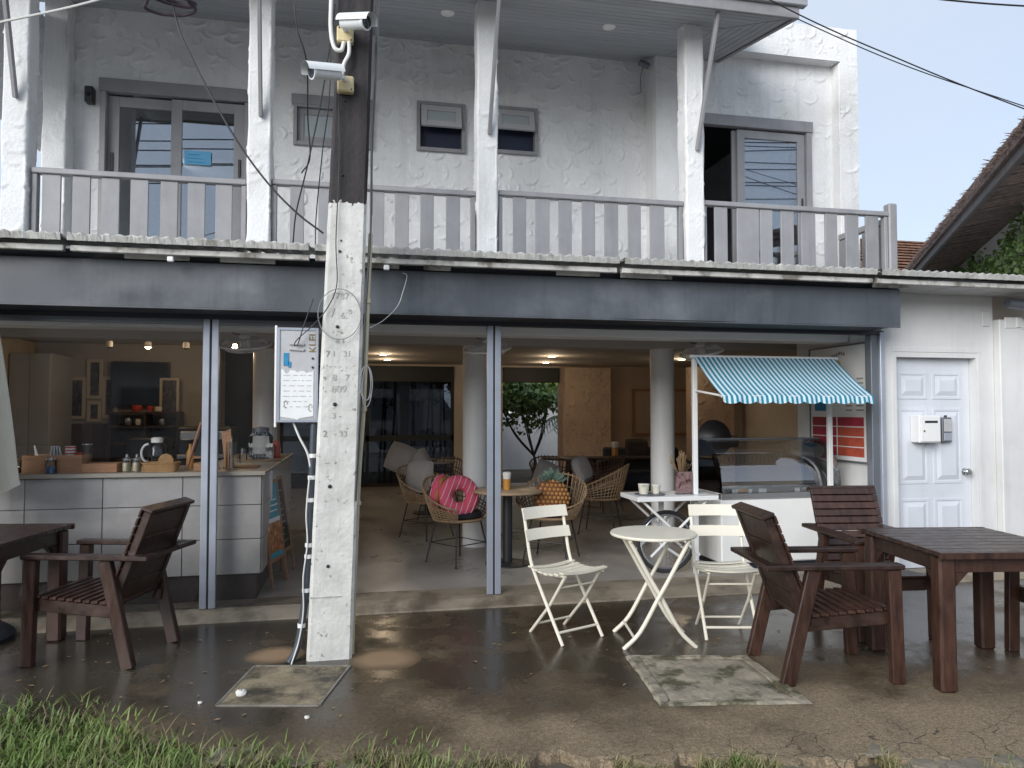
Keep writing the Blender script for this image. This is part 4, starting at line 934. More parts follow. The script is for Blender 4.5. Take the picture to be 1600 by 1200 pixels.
# ---------------------------------------------------------------- folding bistro set
def bistro_chair(label, loc, rz):
    t = thing('bistro_chair', label, 'chair', loc, rz, group='cream folding bistro chairs')
    for s in (-1, 1):
        y = 0.172*s
        MB().tube(bez([(-0.235, y, 0.83), (-0.195, y, 0.66), (-0.155, y, 0.50), (-0.10, y, 0.40), (0.03, y, 0.215), (0.185, y, 0.0)], 5), 0.0115, 8).build('front_leg', 'cream_metal', t, smooth=True)
        MB().tube([(0.185, y*0.87, 0.435), (0.03, y*0.87, 0.225), (-0.185, y*0.87, 0.0)], 0.0105, 8).build('rear_leg', 'cream_metal', t, smooth=True)
        MB().tube([(-0.155, y*0.93, 0.432), (0.0, y*0.93, 0.418), (0.205, y*0.93, 0.44)], 0.008, 8).build('seat_rail', 'cream_metal', t, smooth=True)
    for k in range(7):
        x = -0.135+k*0.055; z = 0.437+0.9*(x-0.01)**2
        rows = []
        for j in range(7):
            yy = -0.19+0.38*j/6; sag = -0.014*math.cos(PI*(yy/0.38))
            rows.append([(x-0.021, yy, z+sag), (x+0.021, yy, z+sag), (x+0.021, yy, z+sag-0.010), (x-0.021, yy, z+sag-0.010), (x-0.021, yy, z+sag)])
        MB().sheet(rows).add([rows[0][i] for i in range(4)]+[rows[-1][i] for i in range(4)], [(0, 1, 2, 3), (7, 6, 5, 4)]).build('seat_slat', 'cream_metal', t)
    for (x, z, h) in ((-0.228, 0.795, 0.075), (-0.193, 0.655, 0.07)):
        rows = []
        for j in range(9):
            yy = -0.192+0.384*j/8; xx = x-0.022*math.cos(PI*yy/0.384)+0.016; tl = 0.012
            rows.append([(xx+0.007-tl, yy, z+h/2), (xx+0.007+tl, yy, z-h/2), (xx-0.007+tl, yy, z-h/2), (xx-0.007-tl, yy, z+h/2), (xx+0.007-tl, yy, z+h/2)])
        MB().sheet(rows).add([rows[0][i] for i in range(4)]+[rows[-1][i] for i in range(4)], [(0, 1, 2, 3), (7, 6, 5, 4)]).build('back_slat', 'cream_metal', t, 0.0)
    MB().tube([(0.135, -0.17, 0.07), (0.135, 0.17, 0.07)], 0.009, 8).build('crossbar', 'cream_metal', t, smooth=True)
    MB().tube([(-0.118, -0.148, 0.07), (-0.118, 0.148, 0.07)], 0.008, 8).build('crossbar', 'cream_metal', t, smooth=True)
    MB().tube([(0.125, -0.148, 0.352), (0.125, 0.148, 0.352)], 0.007, 8).build('crossbar', 'cream_metal', t, smooth=True)
    return t
BC = bistro_chair('cream folding bistro chair standing left of the small round table', (1.36, -0.93, 0), math.atan2(-0.91, 0.41))
again(BC, (2.44, -1.10, 0), rad(258), 'cream folding bistro chair right of the small round table, half hidden by an armchair')
bt = thing('bistro_table', 'cream round folding bistro table on crossed legs', 'table', (1.90, -1.165, 0), rad(-10))
MB().lathe([(0.262, 0.684), (0.28, 0.686), (0.283, 0.694), (0.278, 0.703), (0.262, 0.7045), (0.002, 0.705)], 48, None).build('tabletop', 'cream_metal', bt, smooth=True)
for s in (-1, 1):
    yf = 0.185*s
    for u in (-1, 1):
        yy = yf if u > 0 else yf*0.86
        MB().tube(bez([(0.19*u, yy, 0.68), (0.06*u, yy, 0.44), (-0.015*u, yy, 0.31), (-0.13*u, yy, 0.105), (-0.235*u, yy, 0.0)], 4), 0.0135, 8).build('leg', 'cream_metal', bt, smooth=True)
for u in (-1, 1):
    k = 0.185 if u < 0 else 0.16
    MB().tube([(0.165*u, -k, 0.07), (0.165*u, k, 0.07)], 0.009, 8).build('crossbar', 'cream_metal', bt, smooth=True)
    MB().tube([(0.185*u, -k, 0.675), (0.185*u, k, 0.675)], 0.011, 8).build('crossbar', 'cream_metal', bt, smooth=True)
# ---------------------------------------------------------------- folded parasol at the left edge
pa = thing('parasol', 'folded cream parasol at the left edge with a dark round base', 'parasol', (-2.49, -0.30, 0))
MB().tube([(0, 0, 0.03), (0, 0, 2.6)], 0.02, 12).build('mast', 'alu', pa, smooth=True)
MB().lathe([(0.26, 0.0), (0.27, 0.03), (0.25, 0.055), (0.19, 0.10), (0.06, 0.125), (0.04, 0.26), (0.03, 0.26)], 36).build('base', 'parasol_base', pa, smooth=True)
rows = []
for i, z in enumerate(np.linspace(0.98, 2.5, 22)):
    r_ = []
    for k in range(73):
        a = 2*PI*k/72; e_ = 0.20*(1-(z-0.98)/1.60)**0.8+0.028; rr = e_*(1+0.22*math.sin(8*a+0.5*math.sin(3*z)))
        r_.append((rr*math.cos(a), rr*math.sin(a), z+(0.03*math.sin(8*a) if i == 0 else 0)))
    rows.append(r_)
MB().sheet(rows).build('folded_canopy', 'parasol', pa, smooth=True)
# ---------------------------------------------------------------- letter box, key safe, wall light, notice
t = thing('letter_box', 'white metal letter box mounted on the panelled door', 'letter box', (5.045, 0.02, 1.22), world=True)
MB().box(4.90, 5.125, -0.04, 0.069, 1.215, 1.46).build('body', 'white_paint', t, 0.006)
MB().box(4.915, 5.115, -0.046, -0.041, 1.225, 1.45).build('flap_door', 'white_paint', t, 0.003)
MB().box(4.955, 5.085, -0.049, -0.0465, 1.392, 1.412).build('slot', 'slot_dark', t)
MB().lathe([(0.009, 0), (0.009, 0.005)], 10, Matrix.Translation((4.945, -0.047, 1.32)) @ Matrix.Rotation(PI/2, 4, 'X')).build('lock', 'brass', t)
t = thing('key_safe', 'small grey plastic key safe on the door beside the letter box', 'key safe', (5.26, 0.02, 1.23), world=True)
MB().box(5.195, 5.30, 0.02, 0.069, 1.215, 1.44).build('body', 'alu_dark', t, 0.008)
MB().box(5.208, 5.287, 0.012, 0.0195, 1.31, 1.425).build('cover', 'panel_grey', t, 0.003)
MB().box(5.208, 5.287, 0.012, 0.0195, 1.23, 1.30).build('keypad', 'alu', t, 0.003)
MB().lathe([(0.012, 0), (0.012, 0.02)], 10, Matrix.Translation((5.247, 0.04, 1.44))).build('hook', 'black_metal', t)
t = thing('wall_light', 'small black box wall light on the stucco left of the sliding door', 'wall light', (-2.405, 1.47, 4.35), world=True)
MB().box(-2.445, -2.375, 1.40, 1.485, 4.28, 4.425).build('body', 'black_plastic', t, 0.006)
MB().lathe([(0.02, 0), (0.018, 0.003)], 12, Matrix.Translation((-2.41, 1.399, 4.35)) @ Matrix.Rotation(PI/2, 4, 'X')).build('lens', 'screen', t)
t = thing('notice', 'light blue notice taped to the balcony sliding door glass', 'notice', (-1.5, 1.49, 3.86), world=True)
MB().box(-1.615, -1.38, 1.488, 1.491, 3.795, 3.925).build('sheet', 'sticker_blue', t)
q = MB()
for k in range(3): q.box(-1.585, -1.42-0.03*k, 1.4862, 1.4878, 3.815+k*0.035, 3.821+k*0.035)
q.build('print', 'blue_print', t)
for (x, y, lb) in ((0.734, 0.60, 'round white ceiling light in the grey eave between pole and middle column'), (2.196, 0.50, 'round white ceiling light in the grey eave above the blank stucco wall'), (-0.66, 0.62, 'round white ceiling light in the grey eave left of the pole')):
    o = MB().lathe([(0.062, 0.012), (0.06, -0.004), (0.045, -0.012), (0.002, -0.014)], 28).build('eave_light', 'white_paint', smooth=True); o.location = (x, y, soff(y)-0.004); tag(o, lb, 'light', 'round lights in the eave')
t = thing('security_camera', 'small dark security camera hanging under the eave by the corner pier', 'camera', (2.86, 1.30, 5.08))
MB().tube([(0.02, 0.05, 0.06), (0.02, 0.0, 0.0)], 0.012, 8).build('bracket', 'black_metal', t)
MB().lathe([(0.03, -0.05), (0.033, 0.06), (0.026, 0.062)], 16, Matrix.Rotation(rad(-70), 4, 'Y') @ Matrix.Translation((0, 0, 0))).build('body', 'alu_dark', t, smooth=True)
MB().tube([(-0.02, -0.01, -0.03), (-0.05, -0.01, -0.14), (-0.045, -0.01, -0.30), (-0.09, -0.01, -0.32)], 0.003, 5).build('lead', 'cable', t)
# ---------------------------------------------------------------- street cables
tag(MB().tube([((0.135+0.012*math.sin(5*t_))*math.cos(t_)-1.125, -1.14+(0.10+0.01*math.sin(3*t_))*math.sin(t_), 4.005+0.055*math.sin(t_*0.31)-0.07*math.cos(t_*0.2)) for t_ in np.linspace(0, 18*PI, 300)], 0.010, 6).build('cable_coil', 'coil_purple', smooth=True), 'coil of spare dark purple cable hanging at the top edge', 'cable coil')
cable('cable', [(-1.102, -1.16, 3.90), (-1.05, -1.155, 3.72), (-0.885, -1.15, 3.385), (-0.72, -1.15, 3.10), (-0.549, -1.15, 2.87), (-0.38, -1.15, 2.70), (-0.225, -1.15, 2.585)], 0.006, 'cable', 'black cable sagging from the coil down to the pole')
cable('cable', [(-3.2, -1.2, 3.33), (-2.6, -1.16, 3.5), (-2.02, -1.14, 3.71), (-1.51, -1.14, 3.90), (-0.9, -1.14, 4.2)], 0.007, 'conduit_white', 'pale cable crossing the top left corner in front of the column')
cable('cable', [(-0.44, -0.9, 4.3), (-0.42, -0.9, 4.0), (-0.36, -0.8, 3.80), (-0.37, -0.5, 3.55), (-0.36, -0.4, 3.3), (-0.42, -0.35, 3.20)], 0.005, 'cable', 'black cable hanging beside the second column and ending by the window')
cable('cable', [(-0.17, -1.1, 4.05), (-0.24, -0.95, 3.6), (-0.34, -0.8, 3.15), (-0.43, -0.62, 2.85), (-0.46, -0.5, 2.66)], 0.005, 'cable', 'black cable slanting from the pole to the canopy edge')
cable('cable', [(-0.22, -1.05, 4.4), (-0.20, -1.0, 3.6), (-0.25, -0.85, 3.2), (-0.30, -0.6, 2.85), (-0.31, -0.52, 2.64)], 0.004, 'cable', 'thin black cable falling straight beside the pole to the canopy')
cable('cable', [(1.5, -0.6, 5.40), (3.42, -0.3, 4.89), (4.6, -0.3, 4.53), (5.828, -0.3, 4.215), (8.5, -0.3, 3.6)], 0.006, 'cable', 'lower of two black cables crossing the sky at the top right')
cable('cable', [(1.5, -0.5, 5.28), (3.42, -0.2, 4.92), (4.6, -0.2, 4.57), (5.83, -0.2, 4.31), (8.5, -0.2, 3.78)], 0.005, 'cable', 'upper of two black cables crossing the sky at the top right')
cable('cable', [(-7, -1.3, 5.9), (0, -1.25, 5.4), (4.2, -0.8, 4.95), (5.0, -0.6, 4.93), (9, -0.5, 5.3)], 0.008, 'cable', 'black cable touching the top right corner of the sky')
gr = random.Random(12)
for k in range(9):
    z = 4.45+k*0.14+gr.uniform(-0.03, 0.03); y = -1.3-gr.uniform(0, 0.5); s = gr.uniform(-0.12, 0.12)
    cable('street_cable', [(-9, y, z+0.25-s), (-5, y, z-0.02), (-0.05, y, z+0.22), (4, y, z+0.1), (9, y, z+0.35+s)], 0.009, 'cable', ('lowest', 'second lowest', 'third lowest', 'fourth lowest', 'middle', 'fourth highest', 'third highest', 'second highest', 'highest')[k]+' black street cable overhead, mirrored in the balcony door glass', 'street cables overhead', n=8)
# ---------------------------------------------------------------- counter and what stands on it
ct = thing('counter', 'L-shaped cafe counter faced with large grey tiles', 'counter', (-1.7, 0.4, 0.06), world=True)
MB().box(-4.15, -0.735, 0.19, 0.85, 0.26, 1.008).box(-1.25, -0.737, 0.85, 2.55, 0.26, 1.007).build('carcass', 'grout', ct)
MB().box(-4.15, -0.765, 0.225, 0.83, 0.062, 0.259).box(-1.2, -0.767, 0.83, 2.53, 0.062, 0.258).build('plinth', 'plinth', ct)
MB().prism([(-4.15, 0.135), (-0.70, 0.135), (-0.70, 2.58), (-1.27, 2.58), (-1.27, 0.87), (-4.15, 0.87)], 1.010, 1.042).build('worktop', 'counter_top', ct, 0.004)
xs_ = [-3.46, -2.91, -2.36, -1.845, -1.295, -0.731]
zs_ = [0.262, 0.527, 0.785, 1.006]
for j in range(3):
    for i in range(5):
        MB().box(xs_[i]+0.003, xs_[i+1]-0.003, 0.176, 0.189, zs_[j]+0.003, zs_[j+1]-0.003).build('tile', 'tile', ct, 0.002)
    for i in range(4):
        a = 0.192+i*0.59; MB().box(-0.734, -0.721, a+0.003, a+0.587, zs_[j]+0.003, zs_[j+1]-0.003).build('tile', 'tile', ct, 0.002)
MB().prism([(0.55, 1.008), (0.63, 1.008), (0.62, 0.80), (0.60, 0.77), (0.58, 0.80)], -0.72, -0.700, 'yz').build('bracket', 'white_paint', ct, 0.003)
ZC = 1.043
def cyl(name, label, cat, x, y, prof, m_, group=None, seg=20, z=ZC):
    o = MB().lathe(prof, seg).build(name, m_, smooth=True); o.location = (x, y, z)
    return tag(o, label, cat, group)
def hollow(name, label, cat, x, y, rows, group=None, z=ZC):
    t = thing(name, label, cat, (x, y, z), group=group)
    for (nm, pr, mm_) in rows: MB().lathe(pr, 20).build(nm, mm_, t, smooth=True)
    return t
hollow('glass_jar', 'squat glass jar with brown contents at the left end of the counter', 'jar', -2.475, 0.29, [('glass', [(0.04, 0), (0.045, 0.01), (0.045, 0.085), (0.036, 0.095)], 'glass_obj'), ('contents', [(0.04, 0.006), (0.04, 0.04)], 'crate_wood'), ('lid', [(0.038, 0.096), (0.038, 0.112), (0.01, 0.118)], 'steel')])
t = thing('wooden_crate', 'orange-brown wooden crate holding cups and straws on the counter', 'crate', (-2.21, 0.33, ZC))
for (a, b, c, d) in ((-0.20, 0.20, -0.09, -0.078), (-0.20, 0.20, 0.078, 0.09), (-0.20, -0.188, -0.077, 0.077), (0.188, 0.20, -0.077, 0.077)): MB().box(a, b, c, d, 0.012, 0.13).build('side', 'crate_wood', t, 0.002)
MB().box(-0.2, 0.2, -0.09, 0.09, 0.0, 0.011).build('bottom', 'crate_wood', t)
hollow('glass_bottle', 'small glass of blue liquid standing before the orange crate', 'glass', -2.20, 0.20, [('glass', [(0.034, 0), (0.036, 0.085), (0.036, 0.10)], 'glass_obj'), ('liquid', [(0.03, 0.004), (0.03, 0.05)], 'liquid_blue'), ('lid', [(0.037, 0.10), (0.037, 0.116)], 'steel')])
gr = random.Random(6)
for k in range(3):
    o = MB().tube([(0, 0, 0), (-0.02-0.02*k, 0, 0.18)], 0.006, 6).build('straw', 'paper'); o.location = (-2.34+0.018*k, 0.33, ZC+0.02); tag(o, ('leftmost', 'middle', 'rightmost')[k]+' white paper straw leaning in the orange crate', 'straw', 'straws in the crate')
for k in range(4):
    o = MB().box(-0.003, 0.003, -0.04, 0.04, 0, 0.125).build('paper_bag', 'paper', None, 0.001); o.location = (-2.25+k*0.022, 0.34, ZC+0.07); o.rotation_euler = (0, 0.1-0.1*k, 0.2*k); tag(o, ('leftmost', 'second', 'third', 'rightmost')[k]+' white folded paper bag in the row standing in the orange crate', 'paper bag', 'bags in the crate')
t = thing('paper_cup', 'stack of white paper cups with red rims in the orange crate', 'cup', (-2.12, 0.33, ZC+0.09)); 
for k in range(3): MB().lathe([(0.032, k*0.022), (0.037, k*0.022+0.06)], 18).build('cup', 'white_ceramic', t, smooth=True); MB().lathe([(0.0375, k*0.022+0.045), (0.0378, k*0.022+0.055)], 18).build('rim', 'red_plastic', t, smooth=True)
cyl('paper_cup', 'small red paper cup beside the white cup stack', 'cup', -2.06, 0.33, [(0.02, 0), (0.024, 0.055)], 'red_plastic', z=ZC+0.09)
hollow('glass_tumbler', 'tall stacked clear glasses at the right end of the orange crate', 'glass', -2.015, 0.36, [('outer', [(0.03, 0), (0.036, 0.15), (0.034, 0.15)], 'glass_obj'), ('rim', [(0.0365, 0.14), (0.037, 0.15)], 'steel')], z=ZC+0.06)
o = MB().box(-0.12, 0.12, -0.09, 0.09, 0, 0.066).build('wooden_box', 'crate_wood', None, 0.003); o.location = (-1.885, 0.31, ZC); tag(o, 'low pale wooden box on the counter right of the crate', 'box')
for k, x in enumerate((-1.715, -1.645)):
    hollow('sugar_jar', ('left' if k == 0 else 'right')+' of two round glass sugar jars with steel lids on the counter', 'jar', x, 0.28, [('glass', [(0.031, 0), (0.032, 0.075), (0.028, 0.084)], 'glass_obj'), ('sugar', [(0.029, 0.004), (0.029, 0.066)], 'sugar'), ('lid', [(0.031, 0.085), (0.031, 0.10), (0.01, 0.108), (0.009, 0.13), (0.003, 0.133)], 'steel')], 'sugar jars')
t = hollow('glass_jug', 'clear glass water jug with white lid and handle on the counter', 'jug', -1.535, 0.40, [('glass', [(0.055, 0), (0.068, 0.05), (0.064, 0.18), (0.04, 0.215)], 'glass_obj'), ('water', [(0.052, 0.006), (0.062, 0.05), (0.06, 0.1)], 'glass_obj'), ('lid', [(0.042, 0.212), (0.044, 0.245), (0.03, 0.252)], 'white_ceramic')])
MB().tube(arc((-0.062, 0, 0.13), 0.05, PI/2, PI*1.5, 10, 'xz', 0.07), 0.009, 8).build('handle', 'white_ceramic', t, smooth=True)
def woven(name, label, x, y, w_, d_, h_, rz=0):
    t = thing(name, label, 'basket', (x, y, ZC), rz)
    rows = []
    for j in range(7):
        rows.append([((w_/2*(0.92+0.08*j/6))*math.copysign(abs(math.cos(a))**0.45, math.cos(a)), (d_/2*(0.92+0.08*j/6))*math.copysign(abs(math.sin(a))**0.45, math.sin(a)), h_*j/6+0.0) for a in np.linspace(0, 2*PI, 49)])
    rows = [[(x_*(1+0.012*((i+j) % 2)), y_*(1+0.012*((i+j) % 2)), z_) for i, (x_, y_, z_) in enumerate(r)] for j, r in enumerate(rows)]
    MB().sheet(rows).build('weave', 'basket', t)
    MB().tube(rows[-1][:-1], 0.007, 6, closed=True).build('rim', 'basket', t, smooth=True)
    return t
woven('wicker_basket', 'shallow woven basket on the counter in front of the glass jug', -1.465, 0.25, 0.25, 0.15, 0.065)
o = MB().lathe([(0.052, -0.009), (0.057, 0), (0.052, 0.009), (0.02, 0.012)], 24, Matrix.Rotation(PI/2, 4, 'X')).build('waffle_disc', 'basket', smooth=True); o.location = (-1.44, 0.28, ZC+0.075); tag(o, 'round woven coaster standing up in the shallow basket', 'coaster')
o = MB().tube([(0, 0, 0), (0.105, 0, 0.37)], 0.013, 6).build('rolling_stick', 'frame_wood', smooth=True)
bd = thing('menu_easel', 'small wooden easel frame leaning on the counter by the door post', 'easel', (-1.30, 0.30, ZC)); o.parent = bd
MB().beam((0.24, 0, 0), (0.115, 0, 0.37), 0.022, 0.012).build('leg', 'frame_wood', bd); MB().box(0.05, 0.20, -0.006, 0.006, 0.09, 0.11).build('crossbar', 'frame_wood', bd)
MB().prism([(0.055, 0.11), (0.19, 0.11), (0.135, 0.31), (0.10, 0.31)], 0.008, 0.014, 'xz').build('board', 'chalk_black', bd)
o = MB().box(-0.055, 0.055, -0.07, 0.07, 0, 0.06).build('wooden_box', 'crate_wood', None, 0.003); o.location = (-1.18, 0.31, ZC); tag(o, 'small wooden box half hidden behind the door post', 'box')
for (x, lb, w2) in ((-1.335, 'brown bottle beside the basket behind the counter', 0.03),):
    cyl('bottle', lb, 'bottle', x, 0.60, [(w2, 0), (w2, 0.12), (0.012, 0.16), (0.012, 0.19)], 'amber')
t = thing('cutlery_jar', 'tall square glass jar of straws and tongs right of the door post', 'jar', (-0.965, 0.30, ZC))
MB().box(-0.04, 0.04, -0.04, 0.04, 0.0, 0.22).build('glass', 'glass_obj', t)
for k in range(6): MB().tube([(gr.uniform(-0.02, 0.02), gr.uniform(-0.02, 0.02), 0.005), (gr.uniform(-0.035, 0.0), gr.uniform(-0.03, 0.03), 0.16+0.02*k)], 0.004, 6).build('stick', 'crate_wood' if k % 2 else 'paper', t)
t = thing('wooden_tongs', 'bundle of wooden tongs standing behind the door post', 'tongs', (-1.02, 0.36, ZC))
for k in range(4): MB().beam((0.01*k, 0, 0), (-0.03+0.018*k, 0, 0.29+0.008*k), 0.016, 0.007, (0, 1, 0)).build('tong', 'crate_wood', t)
o = MB().box(-0.13, 0.13, -0.11, 0.11, 0, 0.012).build('wooden_tray', 'crate_wood', None, 0.004); o.location = (-0.93, 0.55, ZC); tag(o, 'flat wooden board lying on the counter corner', 'board')
t = hollow('water_dispenser', 'large clear glass jar on a tray at the counter end', 'jar', -0.90, 1.45, [('glass', [(0.07, 0.012), (0.11, 0.05), (0.11, 0.22), (0.07, 0.26)], 'glass_obj'), ('water', [(0.10, 0.03), (0.105, 0.12)], 'glass_obj'), ('lid', [(0.075, 0.262), (0.075, 0.30), (0.02, 0.31)], 'alu_dark')])
cyl('serving_tray', 'round wooden tray under the large glass jar', 'tray', -0.90, 1.38, [(0.20, 0), (0.21, 0.01), (0.005, 0.011)], 'table_wood', seg=30)
for (x, y, h_, m_, lb) in ((-1.02, 1.22, 0.13, 'glass_obj', 'clear tumbler on the tray beside the large jar'), (-0.83, 1.55, 0.15, 'white_ceramic', 'white bottle right of the large jar on the counter'), (-0.78, 1.65, 0.17, 'red_plastic', 'reddish bottle at the far end of the counter'), (-0.80, 1.90, 0.10, 'amber', 'small amber pot at the far end of the counter')):
    cyl('bottle' if 'bottle' in lb else 'tumbler', lb, 'bottle' if 'bottle' in lb else 'pot', x, y, [(0.035, 0), (0.035, h_*0.8), (0.025, h_)], m_)
# blackboards leaning on the counter end
def aboard(label, x, y, w_, h_, face, rz, tilt):
    t = thing('menu_board', label, 'sign', (x, y, 0.062), rz)
    M = Matrix.Rotation(tilt, 4, 'X')
    def add(nm, mb, m_): q = MB(); q.add(mb.v, mb.f, M); return q.build(nm, m_, t, 0.002)
    f = add('frame', rect_frame(MB(), -w_/2, w_/2, 0.20, h_, -0.012, 0.012, 0.028), 'frame_wood')
    add('leg', MB().box(-w_/2, -w_/2+0.028, -0.012, 0.012, 0.0, 0.199), 'frame_wood'); add('leg', MB().box(w_/2-0.028, w_/2, -0.012, 0.012, 0.0, 0.199), 'frame_wood')
    add('board', MB().box(-w_/2+0.026, w_/2-0.026, -0.004, 0.006, 0.226, h_-0.026), 'chalk_black' if not face else 'teal_print')
    if face:
        add('food_picture', MB().box(-w_/2+0.03, w_/2-0.03, -0.0065, -0.0045, 0.27, h_*0.64), 'food_print')
        q = MB()
        for k in range(3): q.box(-w_/2+0.05, w_/2-0.07+0.02*(k % 2), -0.0066, -0.0046, h_*0.70+k*0.045, h_*0.70+k*0.045+0.012)
        add('lettering', q, 'paper'); q = MB().box(-w_/2+0.035, w_/2-0.035, -0.0068, -0.0066, h_*0.60, h_*0.64); add('price_strip', q, 'paper')
    else:
        q = MB(); rr = random.Random(1)
        for k in range(9): q.box(-w_/2+0.05, w_/2-0.05-rr.uniform(0, 0.1), -0.0055, -0.0045, 0.29+k*0.055, 0.296+k*0.055)
        add('lettering', q, 'ink_faded')
    return t
aboard('teal picture menu board in a wooden frame leaning at the counter end', -0.64, 0.68, 0.36, 0.86, True, rad(76), rad(-7))
aboard('blackboard in a wooden frame behind the teal picture board', -0.60, 1.08, 0.36, 0.86, False, rad(80), rad(-9))

# ---------------------------------------------------------------- kitchen corner
for (x, y, z0, w_, h_, lb) in ((-3.69, 4.98, 1.39, 0.25, 0.56, 'leftmost cream picture frame on the kitchen wall'), (-3.46, 4.98, 1.66, 0.20, 0.53, 'highest cream picture frame on the kitchen wall'), (-3.27, 4.98, 1.40, 0.19, 0.56, 'cream picture frame nearest the television'), (-3.46, 4.98, 1.35, 0.18, 0.28, 'smallest cream picture frame, low on the kitchen wall')):
    t = thing('picture_frame', lb, 'picture', (x, y, z0), group='framed pictures on the kitchen wall')
    rect_frame(MB(), -w_/2, w_/2, 0, h_, -0.02, 0.015, 0.045).build('frame', 'frame_cream', t, 0.003); MB().box(-w_/2+0.04, w_/2-0.04, -0.004, 0.01, 0.04, h_-0.04).build('picture', 'picture', t)
t = thing('television', 'dark wall-mounted television above the kitchen shelf', 'television', (-2.88, 4.92, 1.56), rad(4))
MB().box(-0.36, 0.36, -0.02, 0.03, 0, 0.60).build('case', 'black_plastic', t, 0.006); MB().box(-0.345, 0.345, -0.023, -0.0205, 0.02, 0.585).build('screen', 'screen', t)
t = thing('picture_frame', 'pale picture frame low at the right of the television', 'picture', (-2.50, 4.85, 1.42), group='framed pictures on the kitchen wall')
rect_frame(MB(), -0.12, 0.12, 0, 0.52, -0.02, 0.01, 0.03).build('frame', 'frame_cream', t); MB().box(-0.1, 0.1, -0.004, 0.008, 0.02, 0.5).build('picture', 'picture', t)
t = thing('kitchen_shelf', 'dark kitchen shelf unit with crockery under the television', 'shelf', (-2.75, 4.75, 0.06))
for z in (1.0, 1.22, 1.40): MB().box(-0.42, 0.42, -0.16, 0.18, z, z+0.03).build('board', 'plinth', t)
for x in (-0.42, 0.0, 0.40): MB().box(x, x+0.025, -0.155, 0.18, 0.0, 1.40).build('upright', 'plinth', t)
for (x, y, z, r, h_, m_, lb) in ((-2.86, 4.70, 1.495, 0.07, 0.08, 'red_plastic', 'red pot on the top kitchen shelf'), (-2.70, 4.70, 1.495, 0.045, 0.07, 'red_plastic', 'small red cup on the top kitchen shelf'), (-2.60, 4.70, 1.495, 0.05, 0.06, 'white_ceramic', 'white bowl on the top kitchen shelf'), (-2.97, 4.72, 1.315, 0.06, 0.09, 'steel', 'steel kettle on the kitchen shelf'), (-2.84, 4.70, 1.315, 0.04, 0.08, 'white_ceramic', 'white cup on the kitchen shelf'), (-2.55, 4.70, 1.315, 0.05, 0.08, 'steel', 'steel pan on the kitchen shelf')):
    cyl('kitchen_pot', lb, 'pot', x, y, [(r*0.8, 0), (r, h_*0.5), (r*0.9, h_)], m_, z=z)
t = thing('cabinet', 'added tall pale grey block imitating sky reflected in the left glazing', 'cabinet', (-3.86, 4.42, 0.06))  # added block: its pale panels stand for sky reflected in the shop glass
MB().box(-0.33, 0.13, -0.15, 0.6, 0.0, 2.15).build('carcass', 'cabinet', t, 0.004)
for (x0, x1) in ((-0.325, -0.105), (-0.099, 0.125)):
    for (z0, z1) in ((0.05, 1.02), (1.03, 2.14)): MB().box(x0, x1, -0.168, -0.151, z0, z1).build('reflection_panel', 'cabinet', t, 0.003)
t = thing('coffee_machine', 'dark espresso machine on the rear worktop behind the counter', 'coffee machine', (-1.85, 3.6, 0.06))
MB().box(-0.9, 0.55, -0.1, 0.45, 0, 0.88).build('worktop', 'plinth', t, 0.004); MB().box(-0.25, 0.35, -0.05, 0.4, 0.885, 1.25).build('body', 'black_plastic', t, 0.02)
MB().box(-0.2, 0.3, -0.16, -0.052, 1.10, 1.2).build('group_head', 'steel', t, 0.01); MB().box(-0.22, 0.32, -0.2, -0.052, 0.885, 0.93).build('drip_tray', 'steel', t, 0.004)
MB().box(-0.8, -0.4, 0.0, 0.35, 0.885, 1.12).build('grinder', 'black_plastic', t, 0.02)
def point(x, y, z, e_, col, parent=None, r=0.03):
    d = bpy.data.lights.new('bulb', 'POINT'); d.energy = e_; d.color = col; d.shadow_soft_size = r
    o = bpy.data.objects.new('bulb', d); C.objects.link(o); o.location = (x, y, z)
    if parent: o.parent = parent
tr = thing('track_light', 'white ceiling track with three hanging spot lamps over the kitchen, one lit', 'track light', (-2.45, 3.6, 2.38))
MB().box(-0.60, 0.75, -0.015, 0.015, -0.012, 0.0).build('track', 'white_paint', tr)
for i, x in enumerate((-0.42, 0.0, 0.42)):
    MB().tube([(x, 0, -0.012), (x, 0, -0.06)], 0.012, 8).build('stem', 'white_paint', tr)
    MB().lathe([(0.022, -0.055), (0.036, -0.075), (0.038, -0.13)], 16, Matrix.Translation((x, 0, 0)), cap=False).build('shade', 'white_paint', tr, smooth=True)
    MB().ball((x, 0, -0.125), 0.03, 0.03, 0.025).build('bulb_glass', 'lamp_warm' if i == 1 else 'glass_obj', tr, smooth=True)
point(0, 0, -0.2, 2, (1, 0.7, 0.4), tr, 0.05)
hg = thing('pendant_lamp', 'small lit warm bulb hanging near the white inner column', 'lamp', (-1.45, 3.4, 2.39))
MB().tube([(0, 0, 0), (0, 0, -0.10)], 0.006, 6).build('cord', 'black_metal', hg); MB().ball((0, 0, -0.13), 0.03, 0.03, 0.035).build('bulb_glass', 'lamp_warm', hg, smooth=True)
point(0, 0, -0.22, 2, (1, 0.7, 0.4), hg)
